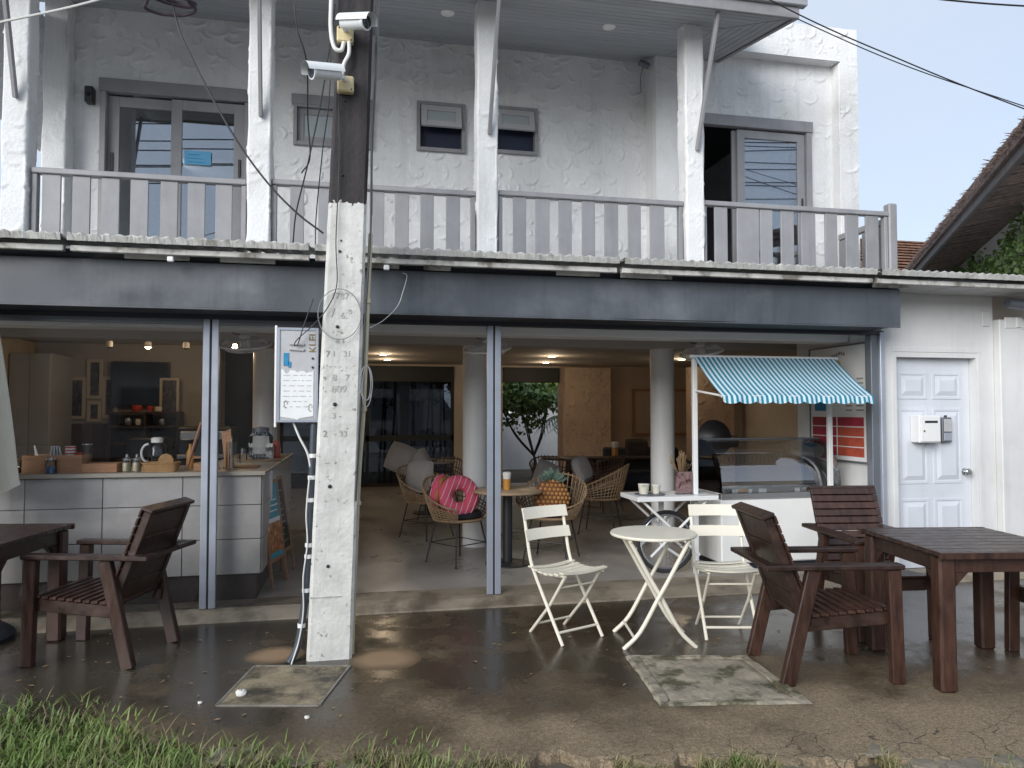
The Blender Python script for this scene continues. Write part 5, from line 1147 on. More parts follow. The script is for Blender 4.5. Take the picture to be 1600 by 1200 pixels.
for i, (x, y, lb) in enumerate(((0.36, 6.0, 'nearer left ceiling downlight seen right of the pole'), (0.47, 7.2, 'farther left ceiling downlight seen right of the pole'), (3.08, 5.9, 'nearer ceiling downlight right of the middle door post'), (3.36, 7.4, 'farther ceiling downlight right of the middle door post'), (5.45, 6.1, 'ceiling downlight beside the right round column'))):
    t = thing('downlight', 'lit '+lb, 'downlight', (x, y, 2.398), group='lit ceiling downlights')
    MB().lathe([(0.075, 0.0), (0.078, -0.008), (0.06, -0.012)], 24).build('trim', 'white_paint', t, smooth=True); MB().lathe([(0.058, -0.0122), (0.002, -0.0135)], 24).build('diffuser', 'lamp_soft', t)
    point(0, 0, -0.12, 2.2, (1, 0.78, 0.52), t, 0.07)
# wall fans hanging from the front ceiling
def fan(label, loc, rz, m_='white_paint'):
    t = thing('ceiling_fan', label, 'fan', loc, rz, group='caged fans under the ceiling')
    MB().tube([(0, 0, 0.128), (0, 0, 0.0)], 0.03, 10).build('drop_rod', m_, t, smooth=True); MB().lathe([(0.05, 0.0), (0.055, -0.03), (0.04, -0.10)], 16).build('mount', m_, t, smooth=True); MB().tube([(0, 0, -0.09), (0, 0, -0.17)], 0.016, 8).build('stem', m_, t)
    M = Matrix.Translation((0, -0.02, -0.22)) @ Matrix.Rotation(rad(62), 4, 'X') @ Matrix.Rotation(0, 4, 'Y')
    M = Matrix.Translation((0, -0.02, -0.20)) @ Matrix.Rotation(rad(14), 4, 'X') @ Matrix.Rotation(rad(-7), 4, 'Y')
    q = MB()
    for a in np.linspace(0, 2*PI, 40, endpoint=False):
        q.tube([M @ Vector((0.03*math.cos(a), 0.03*math.sin(a), -0.055)), M @ Vector((0.15*math.cos(a), 0.15*math.sin(a), -0.045)), M @ Vector((0.205*math.cos(a), 0.205*math.sin(a), 0.0)), M @ Vector((0.15*math.cos(a), 0.15*math.sin(a), 0.05)), M @ Vector((0.03*math.cos(a), 0.03*math.sin(a), 0.06))], 0.0032, 4)
    q.build('cage', m_, t, fix=False)
    MB().tube([M @ Vector((0.208*math.cos(a), 0.208*math.sin(a), 0)) for a in np.linspace(0, 2*PI, 48, endpoint=False)], 0.010, 6, closed=True).build('cage_ring', m_, t, smooth=True)
    for k in range(3):
        rows = []
        for rr in np.linspace(0.03, 0.18, 6): rows.append([tuple(M @ Vector((rr*math.cos(a), rr*math.sin(a), (a-k*2.094)*0.03-0.01))) for a in np.linspace(k*2.094-0.45, k*2.094+0.45, 6)])
        MB().sheet(rows).build('blade', m_, t, smooth=True)
    MB().lathe([(0.035, -0.06), (0.045, -0.02), (0.05, 0.08), (0.03, 0.10)], 16, M).build('motor', m_, t, smooth=True)
    MB().tube(bez([(-0.05, 0.0, -0.02), (-0.11, 0, -0.03), (-0.10, 0, -0.10), (-0.03, 0, -0.11)], 6), 0.004, 5).build('lead', 'cable', t)
    return t
F1 = fan('white caged fan under the ceiling by the middle door post', (1.15, 0.92, 2.27), 0)
again(F1, (-0.98, 0.95, 2.27), rad(20), 'white caged fan under the ceiling above the counter')
again(F1, (3.28, 0.92, 2.27), rad(-30), 'caged fan under the ceiling above the striped awning')

# ---------------------------------------------------------------- rattan chairs and tables
def rattan_chair(label, loc, rz, m_='rattan', cush='cushion_dark'):
    t = thing('rattan_chair', label, 'chair', loc, rz, group='woven rattan tub chairs')
    A = np.linspace(rad(-138), rad(138), 32)           # angle 0 is the back (local -x)
    def P(a, s):            # s 0 at seat edge, 1 at rim
        hb = 0.11+0.27*(0.5+0.5*math.cos(a*1.2)); r0, r1 = 0.235, 0.335
        r = r0+(r1-r0)*(s**0.8); return Vector((-r*math.cos(a)*1.0, r*math.sin(a)*1.02, 0.42+hb*s))
    q = MB()
    for i, a in enumerate(A):
        for off in (0.0,):
            q.tube([P(a+off, s) for s in np.linspace(0, 1.06, 6)], 0.0065, 5)
    q.build('upright_canes', m_, t, fix=False)
    q = MB()
    for s in (0.12, 0.26, 0.40, 0.54, 0.68):
        q.tube([P(a, s)+Vector((0, 0, 0.004*math.sin(i*PI))) for i, a in enumerate(np.linspace(A[0], A[-1], 46))], 0.006, 4)
    q.build('woven_bands', m_, t, fix=False)
    MB().tube([P(a, 1.0) for a in np.linspace(A[0], A[-1], 46)], 0.009, 6).build('rim', m_, t, smooth=True)
    MB().lathe([(0.238, 0.40), (0.25, 0.412), (0.24, 0.425), (0.002, 0.426)], 36).build('seat_frame', m_, t, smooth=True)
    MB().lathe([(0.20, 0.428), (0.222, 0.44), (0.222, 0.475), (0.20, 0.487), (0.003, 0.49)], 30).build('seat_cushion', cush, t, smooth=True)
    for (sx_, sy_) in ((1, 1), (1, -1), (-1, 1), (-1, -1)):
        MB().tube([(0.15*sx_, 0.15*sy_, 0.405), (0.215*sx_, 0.215*sy_, 0.012), (0.218*sx_, 0.218*sy_, 0.0)], [0.008, 0.008, 0.013], 8).build('leg', 'black_metal', t, smooth=True)
    c4 = [(0.185, 0.185, 0.19), (0.185, -0.185, 0.19), (-0.185, -0.185, 0.19), (-0.185, 0.185, 0.19)]
    q = MB()
    for a, b in zip(c4, c4[1:]+c4[:1]): q.tube([a, b], 0.005, 6)
    q.build('stretcher', 'black_metal', t)
    return t
R1_ = rattan_chair('woven rattan tub chair holding the pink doughnut cushions', (0.93, 1.28, 0.06), rad(-56))
R2_ = again(R1_, (1.84, 1.24, 0.06), rad(238), 'woven rattan tub chair holding the pineapple cushion')
again(R1_, (0.76, 2.75, 0.06), rad(-50), 'woven rattan tub chair with a grey cushion behind the doughnut chair')
again(R1_, (2.80, 2.62, 0.06), rad(150), 'woven rattan tub chair left of the small white cart table')
R5_ = rattan_chair('dark rattan tub chair farther back beside the round column', (1.05, 4.1, 0.06), rad(-120), 'dark_rattan')
again(R5_, (2.75, 4.6, 0.06), rad(60), 'dark rattan tub chair behind the pineapple, near the garden opening')
again(R5_, (3.45, 4.5, 0.06), rad(120), 'dark rattan tub chair in front of the sand-coloured panel')
def round_table(label, loc, r=0.33, h_=0.70, top='table_wood'):
    t = thing('round_table', label, 'table', loc)
    MB().lathe([(r-0.01, h_-0.03), (r, h_-0.022), (r, h_-0.006), (r-0.008, h_), (0.002, h_+0.001)], 44).build('tabletop', top, t, smooth=True)
    MB().tube([(0, 0, 0.02), (0, 0, h_-0.03)], 0.045, 16).build('pedestal', 'black_metal', t, smooth=True); MB().lathe([(0.21, 0), (0.21, 0.012), (0.05, 0.03), (0.046, 0.03)], 36).build('base', 'black_metal', t, smooth=True)
    return t
round_table('round wooden table on a black pedestal behind the middle door post', (1.375, 1.10, 0.06), 0.33)
round_table('round table at the back left with a pale top near the garden window', (0.95, 4.7, 0.06), 0.40, 0.74, 'counter_top')
round_table('round dark table at the back between the dark rattan chairs', (3.1, 5.0, 0.06), 0.40, 0.74, 'plinth')
hollow('napkin_glass', 'amber glass stuffed with white napkins on the round wooden table', 'napkin holder', 1.36, 1.06, [('glass', [(0.033, 0), (0.036, 0.10)], 'amber'), ('napkins', [(0.034, 0.1), (0.042, 0.155), (0.028, 0.165)], 'napkin')], z=0.762)
hollow('napkin_glass', 'amber glass of white napkins at the far dark table', 'napkin holder', 4.05, 5.6, [('glass', [(0.05, 0), (0.05, 0.16)], 'amber'), ('napkins', [(0.05, 0.16), (0.06, 0.24), (0.03, 0.25)], 'napkin')], z=0.75)
t = thing('side_bench', 'long dark wooden table in front of the sand-coloured panel', 'table', (4.2, 5.7, 0.06))
MB().box(-0.6, 0.7, -0.25, 0.25, 0.66, 0.69).build('tabletop', 'plinth', t, 0.004)
for x in (-0.55, 0.62): MB().box(x, x+0.05, -0.2, 0.2, 0, 0.66).build('leg', 'plinth', t)
# cushions
def donut(label, loc, rot, R=0.135, r=0.072, icing='pink'):
    t = thing('doughnut_cushion', label, 'cushion', loc); t.rotation_euler = rot
    def ring(r_, sgn0, sgn1, n_=40, k_=12):
        rows = []
        for i in range(n_+1):
            a = 2*PI*i/n_; rows.append([((R+r_*math.cos(b))*math.cos(a), r_*math.sin(b)*0.8, (R+r_*math.cos(b))*math.sin(a)) for b in np.linspace(sgn0, sgn1, k_)])
        return rows
    MB().sheet(ring(r, 0, 2*PI, 40, 17)).build('dough', 'dough', t, smooth=True)
    rows = []
    for i in range(61):
        a = 2*PI*i/60; e_ = 0.18*math.sin(7*a); rows.append([((R+(r+0.004)*math.cos(b))*math.cos(a), (r+0.004)*math.sin(b)*0.8, (R+(r+0.004)*math.cos(b))*math.sin(a)) for b in np.linspace(PI+0.05-e_, 2*PI+0.5+e_, 14)])
    MB().sheet(rows).build('icing', icing, t, smooth=True)
    for k in range(7):
        xx = -0.17+0.056*k; pts = []
        for z in np.linspace(-0.2, 0.2, 26):
            x_ = xx+0.35*z; d = math.hypot(x_, z); u = (d-R)/(r+0.004)
            if abs(u) < 0.93: pts.append((x_, -(r+0.006)*0.8*math.sqrt(1-u*u), z))
            elif pts:
                if len(pts) > 2: MB().tube(pts, 0.005, 5).build('stripe', 'pink_light', t)
                pts = []
        if len(pts) > 2: MB().tube(pts, 0.005, 5).build('stripe', 'pink_light', t)
    return t
donut('pink striped doughnut cushion leaning in the rattan chair', (0.92, 1.15, 0.70), (rad(-12), rad(5), rad(8)), 0.128, 0.066)
donut('second doughnut cushion, mostly hidden behind the pink striped one', (0.76, 1.30, 0.72), (rad(-8), rad(-15), rad(-115)), 0.115, 0.06)
pc = thing('pineapple_cushion', 'pineapple-shaped cushion with green leaf crown in the rattan chair', 'cushion', (1.80, 1.08, 0.67)); pc.rotation_euler = (rad(-8), rad(4), rad(5)); pc.scale = (1.15, 1.15, 1.15)
MB().ball((0, 0, 0), 0.155, 0.07, 0.155, 28, 16).build('body', 'pine_dark', pc, smooth=True)
for j in range(-4, 5):
    for i in range(-5, 6):
        x_ = i*0.036+(0.018 if j % 2 else 0); z_ = j*0.034; d2 = (x_/0.155)**2+(z_/0.155)**2
        if d2 > 0.88: continue
        y_ = -0.07*math.sqrt(1-d2)
        MB().ball((x_, y_, z_), 0.0165, 0.008, 0.0155, 8, 5).build('scale', 'pine_skin', pc, smooth=True)
gr = random.Random(9)
for k in range(15):
    a = -1.25+2.5*k/14; L_ = gr.uniform(0.13, 0.19)*(1-0.2*abs(a)); yo = -0.03*math.cos(k*2.3)
    b0 = Vector((0.03*math.sin(a), yo, 0.135)); tip = b0+Vector((L_*math.sin(a)*0.8, yo*1.5, L_*math.cos(a)*0.75))
    sd = Vector((math.cos(a), 0, -math.sin(a)))*0.022; md = (b0+tip)/2+Vector((0, -0.014, 0.01))
    MB().add([b0-sd*0.6, b0+sd*0.6, md+sd, tip, md-sd, md+Vector((0, 0.012, 0))], [(0, 1, 2, 5), (0, 5, 4), (5, 2, 3), (4, 5, 3), (0, 4, 3, 2, 1)]).build('crown_leaf', 'pine_leaf', pc)
def pillow(label, loc, rot, w_=0.19, m_='cushion_grey'):
    q = MB(); rows = []
    for sgn in (1, -1):
        rows = []
        for j in range(9):
            v_ = -1+2*j/8; rows.append([(w_*u*(1-0.08*v_*v_), sgn*0.065*max(0, (1-u**4))**0.5*max(0, (1-v_**4))**0.5, w_*v_*(1-0.08*u*u)) for u in np.linspace(-1, 1, 9)])
        q.sheet(rows)
    o = q.build('cushion', m_, smooth=True); o.location = loc; o.rotation_euler = rot; return tag(o, label, 'cushion')
pillow('grey cushion in the tub chair behind the doughnut chair', (0.68, 2.86, 0.74), (rad(-15), 0, rad(-40)))
pillow('pale grey cushion at the far left by the garden window', (0.55, 4.3, 0.86), (rad(-10), rad(20), rad(-20)), 0.2)
pillow('pale cushion beside it against the dark chair', (0.78, 4.25, 0.80), (rad(-10), rad(-25), rad(-10)), 0.17)
pillow('pale cushion behind the pineapple on the far seat', (2.30, 3.2, 0.70), (rad(-12), rad(25), 0), 0.17)
pillow('pale cushion in the tub chair left of the cart', (2.62, 2.75, 0.80), (rad(-20), rad(-10), rad(40)), 0.16)
sf = thing('sofa', 'dark blue-grey sofa at the back right of the room', 'sofa', (4.75, 6.1, 0.06), rad(-12))
MB().box(-0.65, 0.65, -0.35, 0.3, 0.12, 0.42).build('seat', 'sofa', sf, 0.03); MB().box(-0.65, 0.65, 0.3, 0.5, 0.12, 0.80).build('backrest', 'sofa', sf, 0.03)
for x in (-0.8, 0.652): MB().box(x, x+0.148, -0.35, 0.5, 0.12, 0.6).build('armrest', 'sofa', sf, 0.03)
pillow('striped brown cushion on the dark sofa', (4.58, 6.0, 0.84), (rad(-14), 0, rad(-12)), 0.2, 'stripe_cushion'); pillow('dark cushion at the right on the dark sofa', (4.98, 5.9, 0.78), (rad(-14), rad(12), rad(-20)), 0.2, 'stripe_cushion')
t = thing('wall_frame', 'large plain wooden frame on the rear wall beside the right column', 'frame', (6.0, 8.46, 1.0))
rect_frame(MB(), -0.55, 0.75, 0.0, 0.95, -0.02, 0.02, 0.05).build('frame', 'frame_wood', t); MB().box(-0.5, 0.7, -0.005, 0.01, 0.05, 0.9).build('panel', 'brown_wall', t)
t = thing('pedestal_fan', 'black pedestal fan behind the freezer', 'fan', (3.63, 1.35, -0.06))
MB().tube([(0, 0, 0.12), (0, 0, 1.25)], 0.02, 8).build('stem', 'black_metal', t); MB().lathe([(0.2, 0.12), (0.2, 0.14), (0.03, 0.17)], 24).build('foot', 'black_plastic', t, smooth=True)
MB().lathe([(0.002, -0.07), (0.13, -0.05), (0.19, 0.0), (0.13, 0.06), (0.05, 0.10), (0.002, 0.11)], 28, Matrix.Translation((0, 0, 1.28)) @ Matrix.Rotation(rad(80), 4, 'X')).build('cage', 'black_metal', t, smooth=True)
MB().box(-0.03, 0.25, -0.06, 0.06, 1.18, 1.30).build('motor', 'black_plastic', t, 0.02)

# ---------------------------------------------------------------- ice-cream cart, freezer, awning
cart = thing('vendor_cart', 'white vendor cart with spoked wheel and small table top', 'cart', (2.70, 0.45, 0.06), world=True)
MB().box(2.315, 3.06, 0.17, 0.60, 0.725, 0.765).build('table_top', 'cart_white', cart, 0.004)
for (a, b) in (((2.38, 0.22, 0.724), (2.90, 0.22, 0.25)), ((2.98, 0.22, 0.724), (2.45, 0.22, 0.25)), ((2.38, 0.56, 0.724), (2.90, 0.56, 0.25)), ((2.98, 0.56, 0.724), (2.45, 0.56, 0.25))): MB().tube([a, b], 0.012, 8).build('strut', 'cart_white', cart, smooth=True)
cw = Vector((2.685, 0.44, 0.335))
wh = MB().tube([cw+Vector((0.262*math.cos(a), 0, 0.262*math.sin(a))) for a in np.linspace(0, 2*PI, 56, endpoint=False)], 0.018, 8, closed=True).build('tyre', 'rubber', cart, smooth=True)
MB().tube([cw+Vector((0.238*math.cos(a), 0, 0.238*math.sin(a))) for a in np.linspace(0, 2*PI, 56, endpoint=False)], 0.010, 8, closed=True).build('rim', 'steel', cart, smooth=True)
MB().tube([cw+Vector((0, -0.05, 0)), cw+Vector((0, 0.05, 0))], 0.02, 12).build('hub', 'steel', cart, smooth=True)
for k in range(28):
    a = 2*PI*k/28; MB().tube([cw+Vector((0.02*math.cos(a+0.8*(-1)**k), 0.03*(-1)**k, 0.02*math.sin(a+0.8*(-1)**k))), cw+Vector((0.234*math.cos(a), 0, 0.234*math.sin(a)))], 0.0018, 4).build('spoke', 'steel', cart)
MB().tube([(2.60, 0.36, 0.33), (2.80, 0.36, 0.20)], 0.012, 8).build('strut', 'cart_white', cart)
MB().box(2.685-0.02, 2.685+0.02, 0.53, 0.56, 0.30, 0.73).build('fork', 'cart_white', cart); MB().tube([(2.685, 0.40, 0.335), (2.685, 0.56, 0.335)], 0.012, 8).build('axle', 'steel', cart)
MB().box(3.00, 3.06, 0.56, 0.60, 0.06, 0.724).build('prop_leg', 'cart_white', cart, 0.003)
aw = thing('awning', 'blue and white striped awning with scalloped edge on white posts', 'awning', (3.6, 0.3, 0.06), world=True)
rows = []; X0, X1 = 2.905, 4.315
NX = 210
def awp(x, s):
    y = 0.32+(-0.20-0.32)*s; z = 1.985+(1.625-1.985)*s-0.016*math.sin(PI*s)+0.004*math.sin(x*19)*s; return (x, y, z)
for s in np.linspace(0, 1, 12): rows.append([awp(X0+(X1-X0)*i/NX, s) for i in range(NX+1)])
for k_, dd in enumerate((0.25, 0.5, 0.75, 1.0)):
    r_ = []
    for i in range(NX+1):
        x = X0+(X1-X0)*i/NX; ph = (i/NX*9.5) % 1.0; sc_ = 0.035+0.022*math.sqrt(max(0, 1-(2*ph-1)**2)); r_.append((x, -0.205-0.012*dd+0.004*math.sin(i*0.25), 1.625-sc_*dd*1.15))
    rows.append(r_)
MB().sheet(rows).build('canopy', 'awning', aw, smooth=True)
MB().tube([(X0-0.03, 0.325, 1.985), (X1+0.03, 0.325, 1.985)], 0.014, 8).build('top_bar', 'cart_white', aw, smooth=True); MB().tube([(X0, -0.19, 1.618), (X1, -0.19, 1.618)], 0.010, 8).build('front_bar', 'cart_white', aw, smooth=True)
for x in (2.925, 4.27):
    MB().box(x-0.02, x+0.02, 0.325, 0.365, 0.062, 2.0).build('post', 'cart_white', aw, 0.003)
    MB().tube([(x, 0.33, 1.70), (x, -0.18, 1.63)] if x > 4 else [(x, 0.33, 1.68), (x+0.01, -0.17, 1.622)], 0.010, 8).build('stay', 'cart_white', aw, smooth=True)
fz = thing('display_freezer', 'cream ice-cream display freezer with curved glass front', 'freezer', (3.82, 0.7, 0.06), world=True)
MB().box(3.20, 4.43, 0.40, 1.05, 0.12, 0.70).build('body', 'freezer_white', fz, 0.012); MB().box(3.24, 4.39, 0.45, 1.0, 0.062, 0.119).build('base', 'slot_dark', fz)
rect_frame_pts = [(3.195, 4.435, 0.385, 0.45), (3.195, 4.435, 1.0, 1.055), (3.195, 3.25, 0.451, 0.999), (4.38, 4.435, 0.451, 0.999)]
for (a, b, c, d) in rect_frame_pts: MB().box(a, b, c, d, 0.702, 0.752).build('rim', 'steel' if c < 0.4 else 'panel_grey', fz, 0.004)
MB().box(3.252, 4.378, 0.452, 0.998, 0.702, 0.712).build('well', 'freezer_in', fz)
for (x0, x1, zz) in ((3.256, 3.83, 0.716), (3.80, 4.374, 0.728)):
    lid = MB().box(x0, x1, 0.456, 0.994, zz, zz+0.009).build('sliding_lid', 'freezer_lid', fz, 0.003); MB().box(x1-0.05, x1-0.03, 0.60, 0.85, zz+0.009, zz+0.022).build('handle', 'steel', lid)
MB().lathe([(0.05, 0.739), (0.055, 0.75), (0.03, 0.765)], 20, Matrix.Translation((3.55, 0.62, 0))).build('scoop_dish', 'amber', fz, smooth=True)
for a_, b_ in ((3.34, 3.39), (3.50, 3.535), (3.60, 3.68), (3.97, 4.02)): MB().box(a_, b_, 0.447, 0.451, 0.753, 0.785).build('price_tag', 'paper', fz)
MB().tube([(3.30, 0.41, 0.775), (3.30, 0.41, 0.753)], 0.004, 6).build('catch', 'black_metal', fz)
prof = [(0.40, 0.753), (0.405, 0.85), (0.435, 0.98), (0.50, 1.10), (0.60, 1.18), (0.74, 1.225)]
rows = [[(3.215, a, b), (4.415, a, b)] for a, b in bez([(0, a, b) for a, b in prof], 6) and [(p.y, p.z) for p in bez([(0, a, b) for a, b in prof], 6)]]
MB().sheet(rows).build('curved_glass', 'glass_case', fz, smooth=True)
side = [(p.y, p.z) for p in bez([(0, a, b) for a, b in prof], 6)]+[(1.02, 1.225), (1.02, 0.753)]
for x in (3.21, 4.417): MB().prism(side, x, x+0.004, 'yz').build('side_glass', 'glass_case', fz)
MB().box(3.21, 4.42, 0.74, 1.03, 1.226, 1.24).build('top_shelf', 'glass_case', fz); MB().tube([(3.2, 0.742, 1.232), (4.43, 0.742, 1.232)], 0.008, 8).build('glass_edge', 'alu_dark', fz, smooth=True)
for x in (3.212, 4.40):
    MB().lathe([(0.012, 0), (0.012, 0.012)], 12, Matrix.Translation((x+0.006, 0.42, 0.98)) @ Matrix.Rotation(PI/2, 4, 'X')).build('glass_clip', 'steel', fz)
ZT = 0.766
cyl('serving_tray', 'round dark tray on the small white cart table', 'tray', 2.50, 0.36, [(0.13, 0), (0.135, 0.006), (0.003, 0.007)], 'alu_dark', z=ZT, seg=30)
for (x, y, r, h_, m_, lb) in ((2.445, 0.36, 0.05, 0.085, 'cup_print', 'larger printed paper cup on the round tray'), (2.565, 0.37, 0.04, 0.075, 'cup_print', 'smaller printed paper cup on the round tray')):
    hollow('paper_cup', lb, 'cup', x, y, [('body', [(r*0.78, 0.001), (r, h_), (r*0.93, h_), (r*0.75, 0.01)], m_), ('rim', [(r*1.0, h_-0.004), (r*1.04, h_), (r*1.0, h_+0.003)], 'white_ceramic')], z=ZT+0.007)
t = thing('flyer_stand', 'upright photo flyer in a clear stand on the cart table', 'flyer', (2.815, 0.35, ZT), rad(-4))
MB().box(-0.075, 0.075, -0.004, 0.0, 0.006, 0.195).build('flyer', 'flyer_print', t); MB().box(-0.078, 0.078, -0.0075, -0.0055, 0.0, 0.2).build('cover', 'glass_obj', t); MB().box(-0.078, 0.078, -0.05, 0.04, 0.0, 0.004).build('foot', 'glass_obj', t)
t = thing('dried_flowers', 'vase of dried brown flowers behind the photo flyer', 'flowers', (2.86, 0.50, ZT))
MB().lathe([(0.03, 0), (0.04, 0.06), (0.025, 0.13)], 16).build('vase', 'glass_obj', t, smooth=True)
q = MB()
for k in range(44):
    a = gr.uniform(0, 6.28); sp_ = gr.uniform(0.02, 0.11); p = [(0, 0, 0.03), (sp_*0.4*math.cos(a), sp_*0.4*math.sin(a), 0.17), (sp_*math.cos(a), sp_*math.sin(a), gr.uniform(0.25, 0.37))]
    q.tube(bez(p, 3), [0.002]*3+[0.002]*3+[0.005], 4)
q.build('stems', 'dried', t, fix=False)
# menu board on the inner right wall
mbd = thing('wall_menu_board', 'white menu board with red price boxes on the inner right wall', 'menu board', (4.56, 0.62, 1.05), world=True)
MB().box(4.553, 4.574, 0.20, 1.05, 1.03, 2.12).build('board', 'white_paint', mbd)
q = MB(); q.box(4.545, 4.574, 0.185, 0.199, 1.015, 2.135).box(4.545, 4.574, 1.051, 1.065, 1.015, 2.135).box(4.545, 4.574, 0.199, 1.051, 2.121, 2.135).box(4.545, 4.574, 0.199, 1.051, 1.015, 1.029); q.build('frame', 'alu_dark', mbd)
for i in range(4):
    for j in range(2): MB().box(4.5505, 4.5525, 0.24+j*0.40, 0.62+j*0.40, 1.07+i*0.095, 1.155+i*0.095).build('price_box', 'magenta_print' if i in (3,) or j == 1 else 'orange_print', mbd)
MB().lathe([(0.065, 0), (0.062, 0.002)], 20, Matrix.Translation((4.5528, 0.62, 1.93)) @ Matrix.Rotation(-PI/2, 4, 'Y')).build('fruit_emblem', 'yellow_print', mbd)
q = MB(); rr = random.Random(3)
for k in range(8):
    z = 1.50+k*0.042
    for (y0, y1) in ((0.24, 0.36), (0.40, 0.52)): q.box(4.5508, 4.5527, y0, y1-rr.uniform(0, 0.05), z, z+0.014)
for k in range(6): q.box(4.5508, 4.5527, 0.50+k*0.035, 0.525+k*0.035, 2.03+0.012*math.sin(k), 2.06+0.012*math.sin(k))
q.build('lettering', 'ink', mbd); MB().box(4.5505, 4.5525, 0.72, 0.98, 1.50, 1.66).build('picture', 'blue_print', mbd)
# ---------------------------------------------------------------- garden behind the cafe
gw = thing('garden_wall', 'white garden wall with a sloping top behind the room', 'wall', (2, 12.5, 0), world=True)
MB().prism([(-5, 0.0), (9, 0.0), (9, 2.2), (5.3, 1.95), (4.6, 1.55), (3.3, 1.40), (2.2, 1.55), (1.7, 2.3), (1.2, 2.95), (-5, 3.0)], 12.4, 12.6, 'xz').build('render', 'plaster', gw)
def tree(label, loc, h_, trunk_pts, crown, n, size, m_, seed, limbs=5):
    t = thing('garden_tree', label, 'tree', loc)
    g = np.random.default_rng(seed)
    q = MB().tube(bez([(0, 0, 0), *trunk_pts], 6), [0.05-0.03*i/(6*len(trunk_pts)) for i in range(6*len(trunk_pts)+1)], 7)
    top = Vector(trunk_pts[-1]); c, rx, rz_ = Vector(crown[0]), crown[1], crown[2]
    for k in range(limbs):
        a = 2*PI*k/limbs+0.4; e_ = c+Vector((rx*0.75*math.cos(a), rx*0.6*math.sin(a), rz_*0.2*g.normal())); md = (top+e_)/2+Vector((0.05*math.cos(a), 0, -0.12))
        q.tube(bez([top*0.98, md, e_], 5), [0.026-0.0018*i for i in range(11)], 5)
    q.build('trunk', 'bark', t, smooth=True)
    cs = []
    blobs = [(c+Vector((g.normal(0, rx*0.45), g.normal(0, rx*0.4), g.normal(0, rz_*0.45))), rx*g.uniform(0.25, 0.5)) for _ in range(16)]
    for k in range(n):
        b, r_ = blobs[int(g.integers(0, 16))]; d = Vector(g.normal(0, 1, 3)); d.normalize(); cs.append(b+d*r_*(g.uniform(0.3, 1)**0.5))
    leaves_mesh(cs, size, 'crown', m_, seed, t, 2.2, 0.5)
    return t
tree('small dark-green tree with forked trunk seen through the garden opening', (3.75, 10.0, 0.03), 3, [(0.02, 0, 0.30), (0.0, 0, 0.50)], ((-0.25, 0, 1.75), 0.85, 0.38), 1700, 0.07, 'leaf', 3, 6)
tree('bright yellow-green tree rising behind the garden wall', (5.2, 13.2, 0.0), 4, [(0, 0, 1.2), (-0.1, 0, 1.7)], ((-0.4, 0, 2.1), 1.5, 0.7), 6500, 0.12, 'leaf_bright', 4)
tree('dark leafy tree behind the garden wall beyond the bamboo', (1.8, 13.6, 0.0), 4, [(0, 0, 1.5), (0.1, 0, 2.2)], ((0.0, 0, 2.7), 1.2, 0.7), 2200, 0.11, 'leaf', 5)
tree('broad mid-green tree filling the top of the garden opening', (4.2, 14.4, 0.0), 4, [(0, 0, 1.5), (0.1, 0, 2.2)], ((0.2, 0, 3.4), 1.8, 1.0), 3000, 0.13, 'leaf_bright', 6)
pl = thing('palm', 'small palm with drooping fronds at the right of the garden opening', 'palm', (4.75, 10.2, 0.03))
MB().tube([(0, 0, 0), (0.03, 0, 0.9)], [0.06, 0.045], 8).build('trunk', 'bark', pl)
g = np.random.default_rng(2)
for k in range(13):
    a = 2*PI*k/13; L_ = 0.85; mid_ = [Vector((0.03, 0, 0.9)), Vector((0.4*math.cos(a), 0.4*math.sin(a), 1.35)), Vector((L_*math.cos(a), L_*math.sin(a), 1.0+0.25*g.random()))]
    P_ = bez(mid_, 7); q = MB().tube(P_, 0.008, 4)
    for i, p in enumerate(P_[2:]):
        d = (P_[min(i+3, len(P_)-1)]-P_[i+1]).normalized(); sd = d.cross(Vector((0, 0, 1))).normalized()
        for s in (-1, 1):
            tp = p+sd*s*0.22+d*0.12-Vector((0, 0, 0.10)); q.add([p-d*0.018, p+d*0.018, tp], [(0, 1, 2)])
    q.build('frond', 'leaf', pl, fix=False)
gr = random.Random(21)
for k in range(15):
    x = -0.3+k*0.16+gr.uniform(-0.05, 0.05) if k < 10 else 1.35+0.14*(k-10); y = gr.uniform(9.2, 9.9); ln = gr.uniform(-0.06, 0.06); r_ = gr.uniform(0.016, 0.03)
    t = thing('bamboo_stem', ('first', 'second', 'third', 'fourth', 'fifth', 'sixth', 'seventh', 'eighth', 'ninth', 'tenth', 'eleventh', 'twelfth', 'thirteenth', 'fourteenth', 'last')[k]+' dark bamboo stem from the left outside the garden window', 'bamboo', (x, y, 0.03), group='bamboo stems outside the garden window')
    P_ = [(ln*z, 0.3*ln*z, z) for z in np.linspace(0, 3.2, 17)]; q = MB().tube(P_, r_, 7)
    for p in P_[1:-1]: q.tube([(p[0], p[1], p[2]-0.006), (p[0], p[1], p[2]+0.006)], r_*1.25, 7)
    q.build('culm', 'bamboo', t, smooth=True)
    leaves_mesh([(ln*z+gr.gauss(0, 0.10), gr.gauss(0, 0.12), z) for z in [gr.uniform(1.5, 3.2) for _ in range(50)]], 0.035, 'leaves', 'leaf', k, t, 4.0, 0.8)
# ---------------------------------------------------------------- neighbour's thatched house
nh = thing('thatched_house', 'cream neighbouring house under a thatched eave at the right', 'house', (9.5, 2.0, 0), rad(-32.65), world=False)
